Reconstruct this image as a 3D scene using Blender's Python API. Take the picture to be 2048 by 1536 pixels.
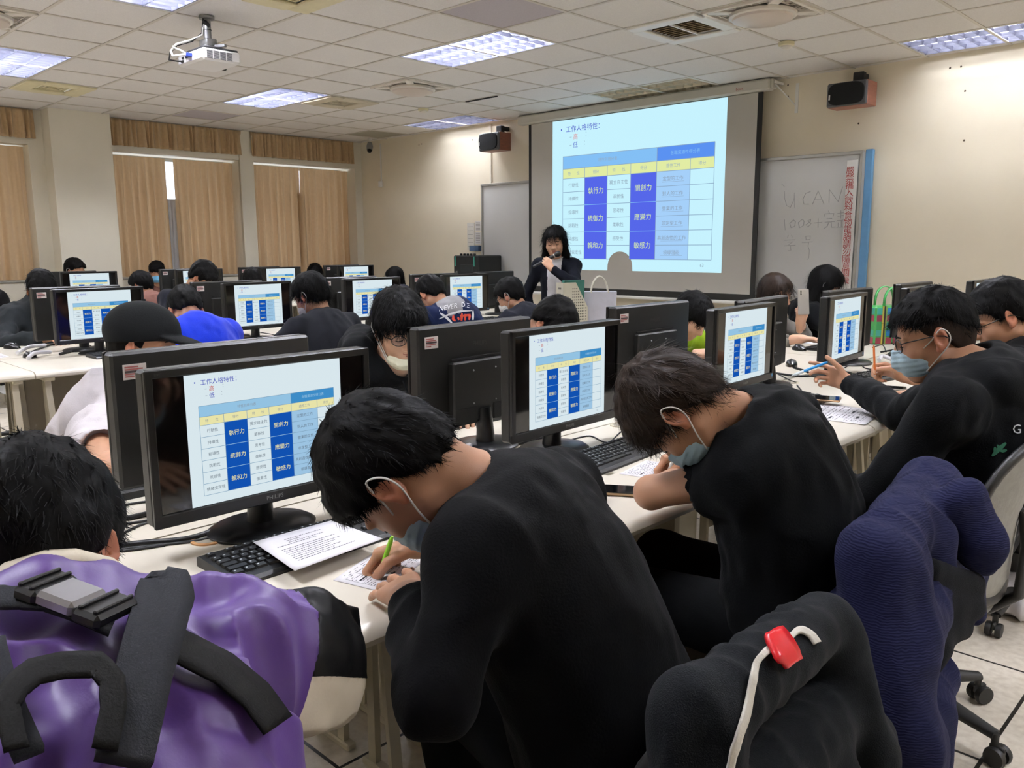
import bpy, math, random
import numpy as np
from mathutils import Vector, Matrix
from mathutils.bvhtree import BVHTree

S = bpy.context.scene
for o in list(bpy.data.objects):
    bpy.data.objects.remove(o)
COL = S.collection
random.seed(7)
PI = math.pi

# ------------------------------------------------------------------ camera
FPX, YAW, PIT, ROLL = 1657.27, .773778, -.165389, -.004804
CAM = np.array([7.31831, -3.13744, 1.35])
_f = np.array([-math.sin(YAW) * math.cos(PIT), math.cos(YAW) * math.cos(PIT), math.sin(PIT)])
_r = np.cross(_f, [0, 0, 1]); _r /= np.linalg.norm(_r)
_u = np.cross(_r, _f)
_c, _s = math.cos(ROLL), math.sin(ROLL)
CR, CU, CF = _c * _r + _s * _u, -_s * _r + _c * _u, _f
cd = bpy.data.cameras.new('camera')
cd.sensor_width = 36.0
cd.lens = FPX / 2048 * 36.0
cd.clip_start = .02
cam = bpy.data.objects.new('camera', cd)
COL.objects.link(cam)
cam.matrix_world = Matrix(((CR[0], CU[0], -CF[0], CAM[0]), (CR[1], CU[1], -CF[1], CAM[1]), (CR[2], CU[2], -CF[2], CAM[2]), (0, 0, 0, 1)))
S.camera = cam

# measured points of the photograph turned into places in the room
def ray(px, py):
    return CR * ((px - 1024) / FPX) - CU * ((py - 768) / FPX) + CF
def atd(px, py, d): return CAM + ray(px, py) * d
def atz(px, py, z):
    d = ray(px, py); return CAM + d * ((z - CAM[2]) / d[2])
def atx(px, py, x):
    d = ray(px, py); return CAM + d * ((x - CAM[0]) / d[0])
def aty(px, py, y):
    d = ray(px, py); return CAM + d * ((y - CAM[1]) / d[1])

# ------------------------------------------------------------------ world, exposure
w = bpy.data.worlds.new('daylight')
S.world = w
w.use_nodes = True
bg = w.node_tree.nodes['Background']
bg.inputs[0].default_value = (.92, .96, 1.0, 1)
bg.inputs[1].default_value = 2.2
S.view_settings.view_transform = 'Standard'
S.view_settings.look = 'None'
S.view_settings.gamma = 1
S.view_settings.use_curve_mapping = False
S.view_settings.exposure = 0.33
TUBE = 150.0        # strength of the fluorescent tubes

# ------------------------------------------------------------------ materials
def lin(h):
    h = h.lstrip('#')
    out = []
    for i in (0, 2, 4):
        c = int(h[i:i + 2], 16) / 255
        out.append(c / 12.92 if c <= .04045 else ((c + .055) / 1.055) ** 2.4)
    return out
MATS = {}
def mat(name, col, rough=.5, metal=0., var=.05, scale=9., bump=0., bscale=80., spec=.5, emit=None, es=0., sheen=0., sss=0., stretch=None, coat=0.):
    if name in MATS: return MATS[name]
    m = bpy.data.materials.new(name); m.use_nodes = True
    nt = m.node_tree; b = nt.nodes['Principled BSDF']
    c = lin(col)
    tc = nt.nodes.new('ShaderNodeTexCoord')
    src = tc.outputs['Object']
    if stretch:
        mp = nt.nodes.new('ShaderNodeMapping'); mp.inputs['Scale'].default_value = stretch
        nt.links.new(src, mp.inputs[0]); src = mp.outputs[0]
    if var > 0:
        nz = nt.nodes.new('ShaderNodeTexNoise'); nz.inputs['Scale'].default_value = scale; nz.inputs['Detail'].default_value = 4
        nt.links.new(src, nz.inputs['Vector'])
        rp = nt.nodes.new('ShaderNodeValToRGB')
        rp.color_ramp.elements[0].position = .3; rp.color_ramp.elements[1].position = .7
        rp.color_ramp.elements[0].color = [max(0, x * (1 - var)) for x in c] + [1]
        rp.color_ramp.elements[1].color = [min(1, x * (1 + var)) for x in c] + [1]
        nt.links.new(nz.outputs['Fac'], rp.inputs[0]); nt.links.new(rp.outputs[0], b.inputs['Base Color'])
    else:
        b.inputs['Base Color'].default_value = c + [1]
    b.inputs['Roughness'].default_value = rough
    b.inputs['Metallic'].default_value = metal
    b.inputs['Specular IOR Level'].default_value = spec
    b.inputs['Sheen Weight'].default_value = sheen
    b.inputs['Coat Weight'].default_value = coat
    if sss:
        b.inputs['Subsurface Weight'].default_value = sss
        b.inputs['Subsurface Radius'].default_value = (.012, .005, .003)
        b.inputs['Subsurface Scale'].default_value = 1.0
    if bump > 0:
        n2 = nt.nodes.new('ShaderNodeTexNoise'); n2.inputs['Scale'].default_value = bscale; n2.inputs['Detail'].default_value = 3
        nt.links.new(src, n2.inputs['Vector'])
        bp = nt.nodes.new('ShaderNodeBump'); bp.inputs['Strength'].default_value = bump; bp.inputs['Distance'].default_value = .004
        nt.links.new(n2.outputs['Fac'], bp.inputs['Height']); nt.links.new(bp.outputs[0], b.inputs['Normal'])
    if emit:
        b.inputs['Emission Color'].default_value = lin(emit) + [1]
        b.inputs['Emission Strength'].default_value = es
    MATS[name] = m
    return m
def glow(name, col, s):
    if name in MATS: return MATS[name]
    m = bpy.data.materials.new(name); m.use_nodes = True
    nt = m.node_tree; nt.nodes.clear()
    e = nt.nodes.new('ShaderNodeEmission'); o = nt.nodes.new('ShaderNodeOutputMaterial')
    e.inputs[0].default_value = lin(col) + [1]; e.inputs[1].default_value = s
    nt.links.new(e.outputs[0], o.inputs[0])
    MATS[name] = m
    return m
def pane(name, tint='#ffffff', refl=.08):
    if name in MATS: return MATS[name]
    m = bpy.data.materials.new(name); m.use_nodes = True
    nt = m.node_tree; nt.nodes.clear()
    t = nt.nodes.new('ShaderNodeBsdfTransparent'); g = nt.nodes.new('ShaderNodeBsdfGlossy'); x = nt.nodes.new('ShaderNodeMixShader')
    o = nt.nodes.new('ShaderNodeOutputMaterial')
    t.inputs[0].default_value = lin(tint) + [1]; g.inputs['Roughness'].default_value = .03
    x.inputs[0].default_value = refl
    nt.links.new(t.outputs[0], x.inputs[1]); nt.links.new(g.outputs[0], x.inputs[2]); nt.links.new(x.outputs[0], o.inputs[0])
    MATS[name] = m
    return m

# ------------------------------------------------------------------ object helpers
def link(o, parent=None):
    COL.objects.link(o)
    if parent is not None: o.parent = parent
    return o
def tag(o, label=None, cat=None, group=None, kind=None):
    if label: o['label'] = label
    if cat: o['category'] = cat
    if group: o['group'] = group
    if kind: o['kind'] = kind
    return o
def thing(name, label, cat, loc=(0, 0, 0), rz=0., group=None):
    o = bpy.data.objects.new(name, None); o.empty_display_size = .1
    COL.objects.link(o); o.location = loc; o.rotation_euler = (0, 0, rz)
    return tag(o, label, cat, group)
def dup(r, loc=None, rz=None, label=None, group=None, parent=None):
    c = r.copy(); COL.objects.link(c)
    if parent is not None: c.parent = parent
    if loc is not None: c.location = loc
    if rz is not None: c.rotation_euler = (0, 0, rz)
    if label: c['label'] = label
    if group: c['group'] = group
    for ch in list(r.children): dup(ch, parent=c)
    return c

class MB:
    """collects shapes, then links them as one mesh object"""
    def __init__(s): s.v, s.f, s.m = [], [], []
    def add(s, vs, fs, m=0, T=None):
        n = len(s.v)
        if T is not None: vs = [tuple(T @ Vector(v)) for v in vs]
        s.v += [tuple(v) for v in vs]
        s.f += [tuple(i + n for i in f) for f in fs]
        s.m += [m] * len(fs)
        return s
    def box(s, c, d, m=0, T=None, b=0.):
        x, y, z = d[0] / 2, d[1] / 2, d[2] / 2
        if b <= 0:
            vs = [(c[0] + i * x, c[1] + j * y, c[2] + k * z) for i in (-1, 1) for j in (-1, 1) for k in (-1, 1)]
            return s.add(vs, [(0, 1, 3, 2), (4, 6, 7, 5), (0, 4, 5, 1), (2, 3, 7, 6), (0, 2, 6, 4), (1, 5, 7, 3)], m, T)
        b = min(b, x * .95, y * .95, z * .95)
        vs, ix = [], {}
        for i in (-1, 1):
            for j in (-1, 1):
                for k in (-1, 1):
                    for a in range(3):
                        e = [x - b, y - b, z - b]; e[a] += b
                        ix[i, j, k, a] = len(vs)
                        vs.append((c[0] + i * e[0], c[1] + j * e[1], c[2] + k * e[2]))
        fs = []
        for a in range(3):
            o1, o2 = (a + 1) % 3, (a + 2) % 3
            for g in (-1, 1):
                q = []
                for p, r_ in ((-1, -1), (1, -1), (1, 1), (-1, 1)):
                    t = [0, 0, 0]; t[a] = g; t[o1] = p; t[o2] = r_
                    q.append(ix[t[0], t[1], t[2], a])
                fs.append(tuple(q if g > 0 else q[::-1]))
        for a in range(3):
            o1, o2 = (a + 1) % 3, (a + 2) % 3
            for p in (-1, 1):
                for r_ in (-1, 1):
                    t0 = [0, 0, 0]; t0[o1] = p; t0[o2] = r_; t1 = list(t0); t0[a] = -1; t1[a] = 1
                    q = (ix[(*t0, o1)], ix[(*t1, o1)], ix[(*t1, o2)], ix[(*t0, o2)])
                    fs.append(q if p * r_ < 0 else q[::-1])
        for i in (-1, 1):
            for j in (-1, 1):
                for k in (-1, 1):
                    q = (ix[i, j, k, 0], ix[i, j, k, 1], ix[i, j, k, 2])
                    fs.append(q if i * j * k > 0 else q[::-1])
        return s.add(vs, fs, m, T)
    def tube(s, pts, r, n=8, m=0, closed=False, caps=True, T=None, flat=1.):
        P = [Vector(p) for p in pts]; k = len(P)
        R = r if isinstance(r, (list, tuple)) else [r] * k
        up = None; vs = []
        for i in range(k):
            if closed: t = P[(i + 1) % k] - P[i - 1]
            else: t = P[min(i + 1, k - 1)] - P[max(i - 1, 0)]
            if t.length < 1e-9: t = Vector((0, 0, 1))
            t.normalize()
            if up is None:
                up = Vector((0, 0, 1)) if abs(t.z) < .9 else Vector((1, 0, 0))
            up = up - t * up.dot(t)
            if up.length < 1e-6: up = t.orthogonal()
            up.normalize(); sd = t.cross(up)
            for j in range(n):
                a = 2 * PI * j / n
                vs.append(P[i] + (sd * math.cos(a) + up * math.sin(a) * flat) * R[i])
        fs = []
        for i in range(k if closed else k - 1):
            q = (i + 1) % k
            for j in range(n):
                fs.append((i * n + j, i * n + (j + 1) % n, q * n + (j + 1) % n, q * n + j))
        if caps and not closed:
            fs.append(tuple(range(n))[::-1]); fs.append(tuple((k - 1) * n + j for j in range(n)))
        return s.add(vs, fs, m, T)
    def lathe(s, prof, n=24, m=0, T=None, c=(0, 0, 0), sx=1., sy=1.):
        vs, fs = [], []
        for (r, z) in prof:
            for j in range(n):
                a = 2 * PI * j / n
                vs.append((c[0] + r * sx * math.cos(a), c[1] + r * sy * math.sin(a), c[2] + z))
        for i in range(len(prof) - 1):
            for j in range(n):
                fs.append((i * n + j, i * n + (j + 1) % n, (i + 1) * n + (j + 1) % n, (i + 1) * n + j))
        fs.append(tuple(range(n))[::-1]); fs.append(tuple((len(prof) - 1) * n + j for j in range(n)))
        return s.add(vs, fs, m, T)
    def prism(s, poly, z0, z1, m=0, T=None):
        n = len(poly)
        vs = [(x, y, z0) for x, y in poly] + [(x, y, z1) for x, y in poly]
        fs = [tuple(range(n))[::-1], tuple(range(n, 2 * n))] + [(i, (i + 1) % n, n + (i + 1) % n, n + i) for i in range(n)]
        return s.add(vs, fs, m, T)
    def grid(s, G, m=0, T=None):
        a, b = len(G), len(G[0])
        vs = [p for row in G for p in row]
        return s.add(vs, [(i * b + j, (i + 1) * b + j, (i + 1) * b + j + 1, i * b + j + 1) for i in range(a - 1) for j in range(b - 1)], m, T)
    def build(s, name, mats, parent=None, smooth=None, loc=None):
        me = bpy.data.meshes.new(name)
        me.from_pydata(s.v, [], s.f)
        for x in (mats if isinstance(mats, (list, tuple)) else [mats]): me.materials.append(x)
        if any(s.m): me.polygons.foreach_set('material_index', s.m)
        if smooth is not None:
            me.shade_smooth()
            me.set_sharp_from_angle(angle=math.radians(smooth))
        me.update()
        o = bpy.data.objects.new(name, me)
        if loc is not None: o.location = loc
        return link(o, parent)
def struct(name, mb, mats, smooth=None, parent=None):
    o = mb.build(name, mats, parent, smooth)
    if parent is None: o['kind'] = 'structure'
    return o
def rot(rx=0, ry=0, rz=0, loc=(0, 0, 0)):
    return Matrix.Translation(loc) @ Matrix.Rotation(rz, 4, 'Z') @ Matrix.Rotation(ry, 4, 'Y') @ Matrix.Rotation(rx, 4, 'X')
def text_mesh(body, size, align='CENTER', ext=0.):
    c = bpy.data.curves.new('text', 'FONT'); c.body = body; c.size = size; c.align_x = align; c.align_y = 'CENTER'; c.extrude = ext
    c.resolution_u = 2
    o = bpy.data.objects.new('text', c); COL.objects.link(o)
    me = bpy.data.meshes.new_from_object(o.evaluated_get(bpy.context.evaluated_depsgraph_get()))
    vs = [tuple(v.co) for v in me.vertices]; fs = [tuple(p.vertices) for p in me.polygons]
    bpy.data.objects.remove(o); bpy.data.curves.remove(c); bpy.data.meshes.remove(me)
    return vs, fs
# ================================================================== the room
CEIL = 2.8404
X0, X1, Y0, Y1 = -3.38, 9.6, -6.0, 4.30
M_wall = mat('wall_paint', '#e9dfc8', .75, var=.025, scale=2.5, bump=.05, bscale=160)
M_wall2 = mat('column_paint', '#e4ddcb', .75, var=.025, scale=2.5, bump=.05, bscale=160)
M_tile = mat('ceiling_tile', '#dfdbd6', .9, var=.05, scale=140, bump=.25, bscale=420)
M_purple = mat('ceiling_tile_lilac', '#b9b2b6', .9, var=.04, scale=140)
M_greyt = mat('ceiling_tile_grey', '#a5a08f', .9, var=.05, scale=90)
M_tbar = mat('ceiling_bar', '#c9c2b6', .45, var=.02)
M_white = mat('white_plastic', '#e8e6e0', .4, var=.02)
M_cream = mat('cream_plastic', '#d9cfa8', .5, var=.05, scale=14)
M_dark = mat('dark_recess', '#1a1815', .8, var=.1)

# floor: 60 cm raised tiles with dark joints
def floor_mat():
    m = bpy.data.materials.new('floor_tiles'); m.use_nodes = True
    nt = m.node_tree; b = nt.nodes['Principled BSDF']
    tc = nt.nodes.new('ShaderNodeTexCoord'); mp = nt.nodes.new('ShaderNodeMapping')
    mp.inputs['Location'].default_value = (-.207 / .6, -.357 / .6, 0); mp.inputs['Scale'].default_value = (1 / .6,) * 3
    nt.links.new(tc.outputs['Object'], mp.inputs[0])
    br = nt.nodes.new('ShaderNodeTexBrick'); br.offset = 0; br.squash = 1
    br.inputs['Scale'].default_value = 1; br.inputs['Brick Width'].default_value = 1; br.inputs['Row Height'].default_value = 1
    br.inputs['Mortar Size'].default_value = .009; br.inputs['Mortar Smooth'].default_value = .1
    br.inputs['Mortar'].default_value = lin('#17140f') + [1]
    nz = nt.nodes.new('ShaderNodeTexNoise'); nz.inputs['Scale'].default_value = 38; nz.inputs['Detail'].default_value = 5
    rp = nt.nodes.new('ShaderNodeValToRGB'); rp.color_ramp.elements[0].position = .32; rp.color_ramp.elements[1].position = .62
    rp.color_ramp.elements[0].color = lin('#d3c8b6') + [1]; rp.color_ramp.elements[1].color = lin('#e6ddcd') + [1]
    nt.links.new(tc.outputs['Object'], nz.inputs['Vector']); nt.links.new(nz.outputs['Fac'], rp.inputs[0])
    nt.links.new(mp.outputs[0], br.inputs['Vector'])
    nt.links.new(rp.outputs[0], br.inputs['Color1']); nt.links.new(rp.outputs[0], br.inputs['Color2'])
    nt.links.new(br.outputs['Color'], b.inputs['Base Color'])
    b.inputs['Roughness'].default_value = .32
    return m
struct('floor', MB().box(((X0 + X1) / 2, (Y0 + Y1) / 2, -.05), (X1 - X0 + .4, Y1 - Y0 + .4, .1)), floor_mat())

# ceiling: 60 cm lay-in tiles; fittings take the places of tiles
TROFF = [(m, l) for m in (-2, 3, 8) for l in (-6, -2, 2, 6)] + [(13, -2), (13, 2)]
FANS = [(1, 3), (7, 3), (1, -3)]
VENTS = {(4, -1): 'cream', (6, 3): 'white', (-3, -1): 'cream', (-1, 3): 'cream'}
skip = set(FANS) | set(VENTS)
for m, l in TROFF: skip |= {(m, l), (m + 1, l)}
cb = MB()
LILAC = {(-4, 2), (5, 1)}
GREY = {(-4, 6)}
for m in range(-6, 17):
    for l in range(-10, 8):
        x0, x1 = max(m * .6, X0), min(m * .6 + .6, X1); y0, y1 = max(l * .6, Y0), min(l * .6 + .6, Y1)
        if x1 <= x0 or y1 <= y0: continue
        if (m, l) not in skip:
            k = 2 if (m, l) in LILAC else 3 if (m, l) in GREY else 0
            cb.add([(x0, y0, CEIL + .006), (x0, y1, CEIL + .006), (x1, y1, CEIL + .006), (x1, y0, CEIL + .006)], [(0, 1, 2, 3)], k)
for m in range(-5, 17):
    for l in range(-10, 8):   # bars
        x = m * .6
        if x < X1: cb.box((x, l * .6 + .3, CEIL + .004), (.022, .6, .008), 1)
        inside = any(l == tl and m == tm for tm, tl in TROFF)
for l in range(-9, 8):
    cb.box(((X0 + X1) / 2, l * .6, CEIL + .0045), (X1 - X0, .022, .008), 1)
cb.box(((X0 + X1) / 2, (Y0 + Y1) / 2, CEIL + .30), (X1 - X0 + .4, Y1 - Y0 + .4, .02), 0)     # slab above the grid
struct('ceiling', cb, [M_tile, M_tbar, M_purple, M_greyt])
tag(MB().box((.9, 3.0, CEIL - .004), (.46, .022, .006)).box((.9, 3.012, CEIL - .002), (.44, .012, .012)).build('ceiling_gap_shade', M_dark), None, None, None, 'structure').name = 'trim_9'  # dark strip stands in for the shade in a raised tile's gap

# walls
struct('wall_front', MB().box(((X0 + X1) / 2, Y1 + .1, 1.42), (X1 - X0 + .4, .2, 2.86)), M_wall)
struct('wall_right', MB().box((X1 + .1, (Y0 + Y1) / 2, 1.42), (.2, Y1 - Y0, 2.86)), M_wall)
struct('wall_back', MB().box(((X0 + X1) / 2, Y0 - .1, 1.42), (X1 - X0 + .4, .2, 2.86)), M_wall)
# left wall: piers, beam and sill around three recessed windows
XW = -3.02
wb = MB()
WIN = [(-2.3, -.12), (.72, 2.36), (2.55, 4.18)]
edges = [Y0] + [e for p in WIN for e in p] + [Y1]
for a, b in zip(edges[::2], edges[1::2]):
    wb.box(((X0 - .15 + XW) / 2, (a + b) / 2, 1.42), (XW - X0 + .15, b - a, 2.86))
for a, b in WIN:
    wb.box(((X0 - .15 + XW) / 2, (a + b) / 2, 2.66), (XW - X0 + .15, b - a, .38))
    wb.box(((X0 - .15 + XW) / 2, (a + b) / 2, .48), (XW - X0 + .15, b - a, .98))
struct('wall_left', wb, M_wall2)
struct('trim_1', MB().box((-2.90, .355, 1.42), (.26, .64, 2.86)), M_wall2)      # square column
struct('trim_2', MB().box((XW + .01, 2.455, 1.42), (.04, .19, 2.86)), M_wall2)
M_alu = mat('aluminium', '#b8b8b4', .35, .8, var=.03)
M_glassw = pane('window_glass', '#f4f8ff', .06)
for i, (a, b) in enumerate(WIN):
    fr = MB()
    x = X0 - .08
    for y in (a + .02, (a + b) / 2, b - .02): fr.box((x, y, 1.7), (.05, .045, 1.5), b=.004)
    for z in (.99, 2.45): fr.box((x, (a + b) / 2, z), (.05, b - a, .045), b=.004)
    o = struct('window_%d' % (i + 1), fr, M_alu)
    MB().box((x, (a + b) / 2, 1.72), (.006, b - a, 1.46)).build('window_pane', M_glassw, o)
    struct('trim_%d' % (i + 3), MB().box((XW - .14, (a + b) / 2, .985), (.32, b - a - .01, .025), b=.005), mat('sill_stone', '#9c978c', .3, var=.1))

# curtains and valances
def curtain_mat():
    m = mat('curtain_cloth', '#c6ab86', .8, var=.04, scale=30, bump=.1, bscale=300, sheen=.2)
    nt = m.node_tree; b = nt.nodes['Principled BSDF']
    t = nt.nodes.new('ShaderNodeBsdfTranslucent'); t.inputs[0].default_value = lin('#c2a07a') + [1]
    x = nt.nodes.new('ShaderNodeMixShader'); x.inputs[0].default_value = .22
    nt.links.new(b.outputs[0], x.inputs[1]); nt.links.new(t.outputs[0], x.inputs[2])
    nt.links.new(x.outputs[0], nt.nodes['Material Output'].inputs[0])
    return m
M_cur = curtain_mat()
M_val = mat('valance_cloth', '#c3a67e', .8, var=.06, scale=30, bump=.15, bscale=300, sheen=.2)
M_lin = mat('silver_lining', '#c4c4c8', .35, .5, var=.1, scale=6, bump=.3, bscale=14)
def drape(y0, y1, z0, z1, x, folds, amp, seed, pinch=.10, thick=.004):
    rnd = random.Random(seed); n = folds * 10
    ph = [rnd.uniform(-.5, .5) for _ in range(folds + 2)]
    G = []
    zs = [z1, z1 - .02, z1 - pinch, z1 - pinch - .1] + [z1 - pinch - .1 - (z1 - z0 - pinch - .1) * k / 6 for k in range(1, 7)] if pinch else [z1 + (z0 - z1) * k / 8 for k in range(9)]
    for z in zs:
        row = []
        t = (z1 - z) / (z1 - z0)
        for i in range(n + 1):
            u = i / n
            f = u * folds; k = int(f)
            wv = math.sin(2 * PI * f + ph[k % len(ph)] * t * 1.2 + (1.6 * math.sin(f * 1.7 + seed) if not pinch else .5 * math.sin(f + seed))) * .7 + math.sin(2 * PI * f * .5 + 1.3 + seed) * .3 * t + math.sin(PI * 2 * f * 2.3 + seed) * .12
            a = amp * (.35 + .65 * min(1, t * 4))
            row.append((x + a * wv, y0 + (y1 - y0) * u + .012 * math.sin(f * 3.1 + seed) * t, z))
        G.append(row)
    b = MB(); b.grid(G)
    return b
def hang(name, label, group, cat, args, m):
    o = drape(*args).build(name, m, None, 80)
    if cat == 'valance':
        md = o.modifiers.new('thick', 'SOLIDIFY'); md.thickness = .004
    return tag(o, label, cat, group)
XC = -3.20
hang('curtain', 'brown curtain left of the wide square column', 'brown curtains', 'curtain', (-1.30, -.10, .985, 2.46, XC, 9, .05, 1), M_cur)
hang('curtain', 'brown curtain just right of the wide square column, left of the bright gap', 'brown curtains', 'curtain', (.68, 1.46, .985, 2.44, XC, 8, .05, 2), M_cur)
hang('curtain', 'brown curtain right of the bright window gap, beside the narrow pier', 'brown curtains', 'curtain', (1.56, 2.37, .985, 2.44, XC, 8, .05, 3), M_cur)
hang('curtain', 'brown curtain just right of the narrow pier between the windows', 'brown curtains', 'curtain', (2.53, 3.36, .985, 2.44, XC, 8, .05, 4), M_cur)
hang('curtain', 'brown curtain nearest the front corner under the security camera', 'brown curtains', 'curtain', (3.37, 4.20, .985, 2.44, XC, 8, .05, 5), M_cur)
hang('curtain_lining', 'silver curtain lining showing in the bright gap between two curtains', None, 'curtain', (1.46, 1.62, 1.04, 1.95, XC - .05, 3, .012, 6, 0), M_lin)
hang('curtain_lining', 'silver lining strip between the two curtains nearest the front corner', None, 'curtain', (3.33, 3.41, 1.04, 2.10, XC - .045, 2, .01, 7, 0), M_lin)
XV = -2.975
hang('valance', 'gathered brown valance left of the wide square column', 'gathered valances', 'valance', (-2.0, -.06, 2.53, CEIL - .005, XV, 27, .034, 11, 0), M_val)
hang('valance', 'gathered brown valance between the square column and the narrow pier', 'gathered valances', 'valance', (.69, 2.39, 2.53, CEIL - .005, XV, 25, .036, 12, 0), M_val)
hang('valance', 'gathered brown valance in the front corner beside the security camera', 'gathered valances', 'valance', (2.51, 4.14, 2.53, CEIL - .005, XV, 24, .036, 13, 0), M_val)

# ------------------------------------------------------------------ recessed louvre lights
M_hous = mat('troffer_white', '#f0f0ee', .35, var=.01)
M_louv = mat('troffer_louver', '#85879a', .32, .8, var=.02)
M_tube = glow('tube_lit', '#f4f6ff', TUBE)
M_tubed = glow('tube_dim', '#f4f6ff', TUBE * .26)
M_tube0 = mat('tube_unlit', '#d8d6cc', .4, var=.02)
def make_troffer(label, lit=1):
    t = thing('ceiling_light', label, 'ceiling light', (0, 0, 0), 0, 'louvre ceiling lights')
    h = MB()
    L, W, D = 1.178, .578, .115
    h.box((L / 2 + .011, .011 + W / 2, D), (L, W, .004))
    for y in (.013, .587): h.box((.6, y, D / 2), (L, .004, D))
    for x in (.013, 1.187): h.box((x, .3, D / 2), (.004, W, D))
    h.build('housing', M_hous, t)
    for k in range(3):
        y = .3 + (k - 1) * .19
        MB().tube([(.05, y, .078), (1.15, y, .078)], .013, 10).build('tube', (M_tube0, M_tube, M_tubed)[lit], t, 60)
    lv = MB()
    def blade(p, q, w0, w1, z0, z1):
        d = Vector((q[0] - p[0], q[1] - p[1], 0)).normalized(); n = Vector((-d.y, d.x, 0))
        vs = []
        for e in (p, q):
            for (ww, z) in ((w0, z0), ((w0 + w1) * .36, (z0 + z1) / 2), (w1, z1)):
                for sg in (-1, 1): vs.append((e[0] + n.x * ww * sg, e[1] + n.y * ww * sg, z))
        lv.add(vs, [(0, 1, 7, 6), (4, 10, 11, 5), (0, 6, 8, 2), (2, 8, 10, 4), (1, 3, 9, 7), (3, 5, 11, 9)])
    for y in (.024, .205, .395, .576): blade((.02, y), (1.18, y), .0015, .012, .0, .036)
    for k in range(13):
        x = .03 + k * .095
        blade((x, .02), (x, .58), .0012, .009, .004, .030)
    lv.build('louver', M_louv if lit else mat('louver_unlit', '#cfc4ae', .35, .3, var=.03), t)
    return t
T_LAB = {(3, 2): 'lit louvre light in the ceiling straight above the middle of the room, largest seen whole',
         (-2, 2): 'lit louvre light above the curtains, right of the projector',
         (-2, 6): 'small lit louvre light beside the left wall speaker',
         (-2, -2): 'very bright louvre light at the left edge of the ceiling',
         (3, -2): 'lit louvre light cut by the top edge above the projector',
         (8, 6): 'louvre light in the right top corner above the bare wall',
         (3, 6): 'unlit louvre light just above the projection screen'}
lit0 = None
for (m, l) in TROFF:
    lab = T_LAB.get((m, l), 'lit louvre light in the ceiling outside the view')
    if l == 6: make_troffer(lab, 0 if m == 3 else 2).location = (m * .6, l * .6, CEIL)
    elif lit0 is None:
        lit0 = make_troffer(lab); lit0.location = (m * .6, l * .6, CEIL)
    else: dup(lit0, (m * .6, l * .6, CEIL), 0, lab)

# ------------------------------------------------------------------ ceiling fans, vents, detectors
M_fanw = mat('fan_white', '#ddd6cb', .4, var=.02)
M_fand = mat('fan_shadow', '#8a7f74', .7, var=.05)
def make_fan(label):
    t = thing('ceiling_fan_panel', label, 'ceiling fan', (0, 0, 0), 0, 'square ceiling fans')
    p = MB()
    p.box((.3, .3, .02), (.576, .576, .008))
    for x in (.022, .578): p.box((x, .3, .0), (.02, .576, .03), b=.004)
    for y in (.022, .578): p.box((.3, y, .0), (.576, .02, .03), b=.004)
    for a in (PI / 4, 3 * PI / 4):
        p.box((0, 0, 0), (.72, .07, .022), 0, rot(rz=a, loc=(.3, .3, .0)), b=.004)
    p.build('frame', M_fanw, t)
    MB().box((.3, .3, .013), (.53, .53, .004)).build('grille_back', M_fand, t)
    g = MB()
    for k in range(10):
        e = .05 + k * .0556
        g.box((.3, e, .004), (.54, .005, .01)); g.box((e, .3, .003), (.005, .54, .01))
    g.build('grille', M_fanw, t)
    MB().lathe([(.20, .0), (.215, -.012), (.215, -.03), (.20, -.036)], 40, 0, None, (.3, .3, 0)).build('ring', M_fanw, t, 40)
    MB().lathe([(.195, -.036), (.19, -.05), (.14, -.066), (.06, -.074), (.01, -.076)], 40, 0, None, (.3, .3, 0)).build('dome', mat('fan_dome', '#cfc2b6', .35, var=.02), t, 40)
    return t
f0 = make_fan('square ceiling fan with a domed hub beside the small round detector, mid ceiling')
f0.location = (.6, 1.8, CEIL)
dup(f0, (4.2, 1.8, CEIL), 0, 'square ceiling fan with a domed hub at the top right')
dup(f0, (.6, -1.8, CEIL), 0, 'square ceiling fan cut by the left edge of the ceiling')
def make_vent(label, pos, body, slat, kind):
    t = thing('ceiling_vent', label, 'ceiling vent', pos, 0)
    p = MB()
    for a, b_ in ((.02, .05), (.07, .03)):
        pass
    w_ = .10 if kind == 'white' else .15
    for (c, d) in (((.3, w_ / 2, 0), (.58, w_, .02)), ((.3, .6 - w_ / 2, 0), (.58, w_, .02)), ((w_ / 2, .3, 0), (w_, .6 - 2 * w_, .02)), ((.6 - w_ / 2, .3, 0), (w_, .6 - 2 * w_, .02))):
        p.box((c[0], c[1], -.004), (d[0] - .022 if d[0] > .5 else d[0], d[1], d[2]), b=.006)
    p.build('frame', body, t)
    MB().box((.3, .3, .03), (.6 - 2 * w_, .6 - 2 * w_, .004)).build('duct', slat, t)
    s = MB()
    if kind == 'white':
        for k in range(9):
            y = w_ + .02 + k * (.6 - 2 * w_ - .04) / 8
            s.box((0, 0, 0), (.6 - 2 * w_, .030, .003), 0, rot(rx=.7, loc=(.3, y, .014)))
        s.box((.3, .3, .0), (.012, .6 - 2 * w_, .012), 1)
    else:
        for e in (.03, .07, .11):
            for (c, d) in (((.3, w_ + e), (.6 - 2 * w_ - 2 * e, .012)), ((.3, .6 - w_ - e), (.6 - 2 * w_ - 2 * e, .012)), ((w_ + e, .3), (.012, .6 - 2 * w_ - 2 * e)), ((.6 - w_ - e, .3), (.012, .6 - 2 * w_ - 2 * e))):
                s.box((c[0], c[1], .006), (d[0], d[1], .016), 1)
    s.build('slats', [slat, body], t)
    return t
M_brn = mat('vent_brown', '#8d7f66', .7, var=.08)
make_vent('cream square air outlet with nested frames at the top edge', (2.4, -.6, CEIL), M_cream, M_cream, 'cream')
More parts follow.
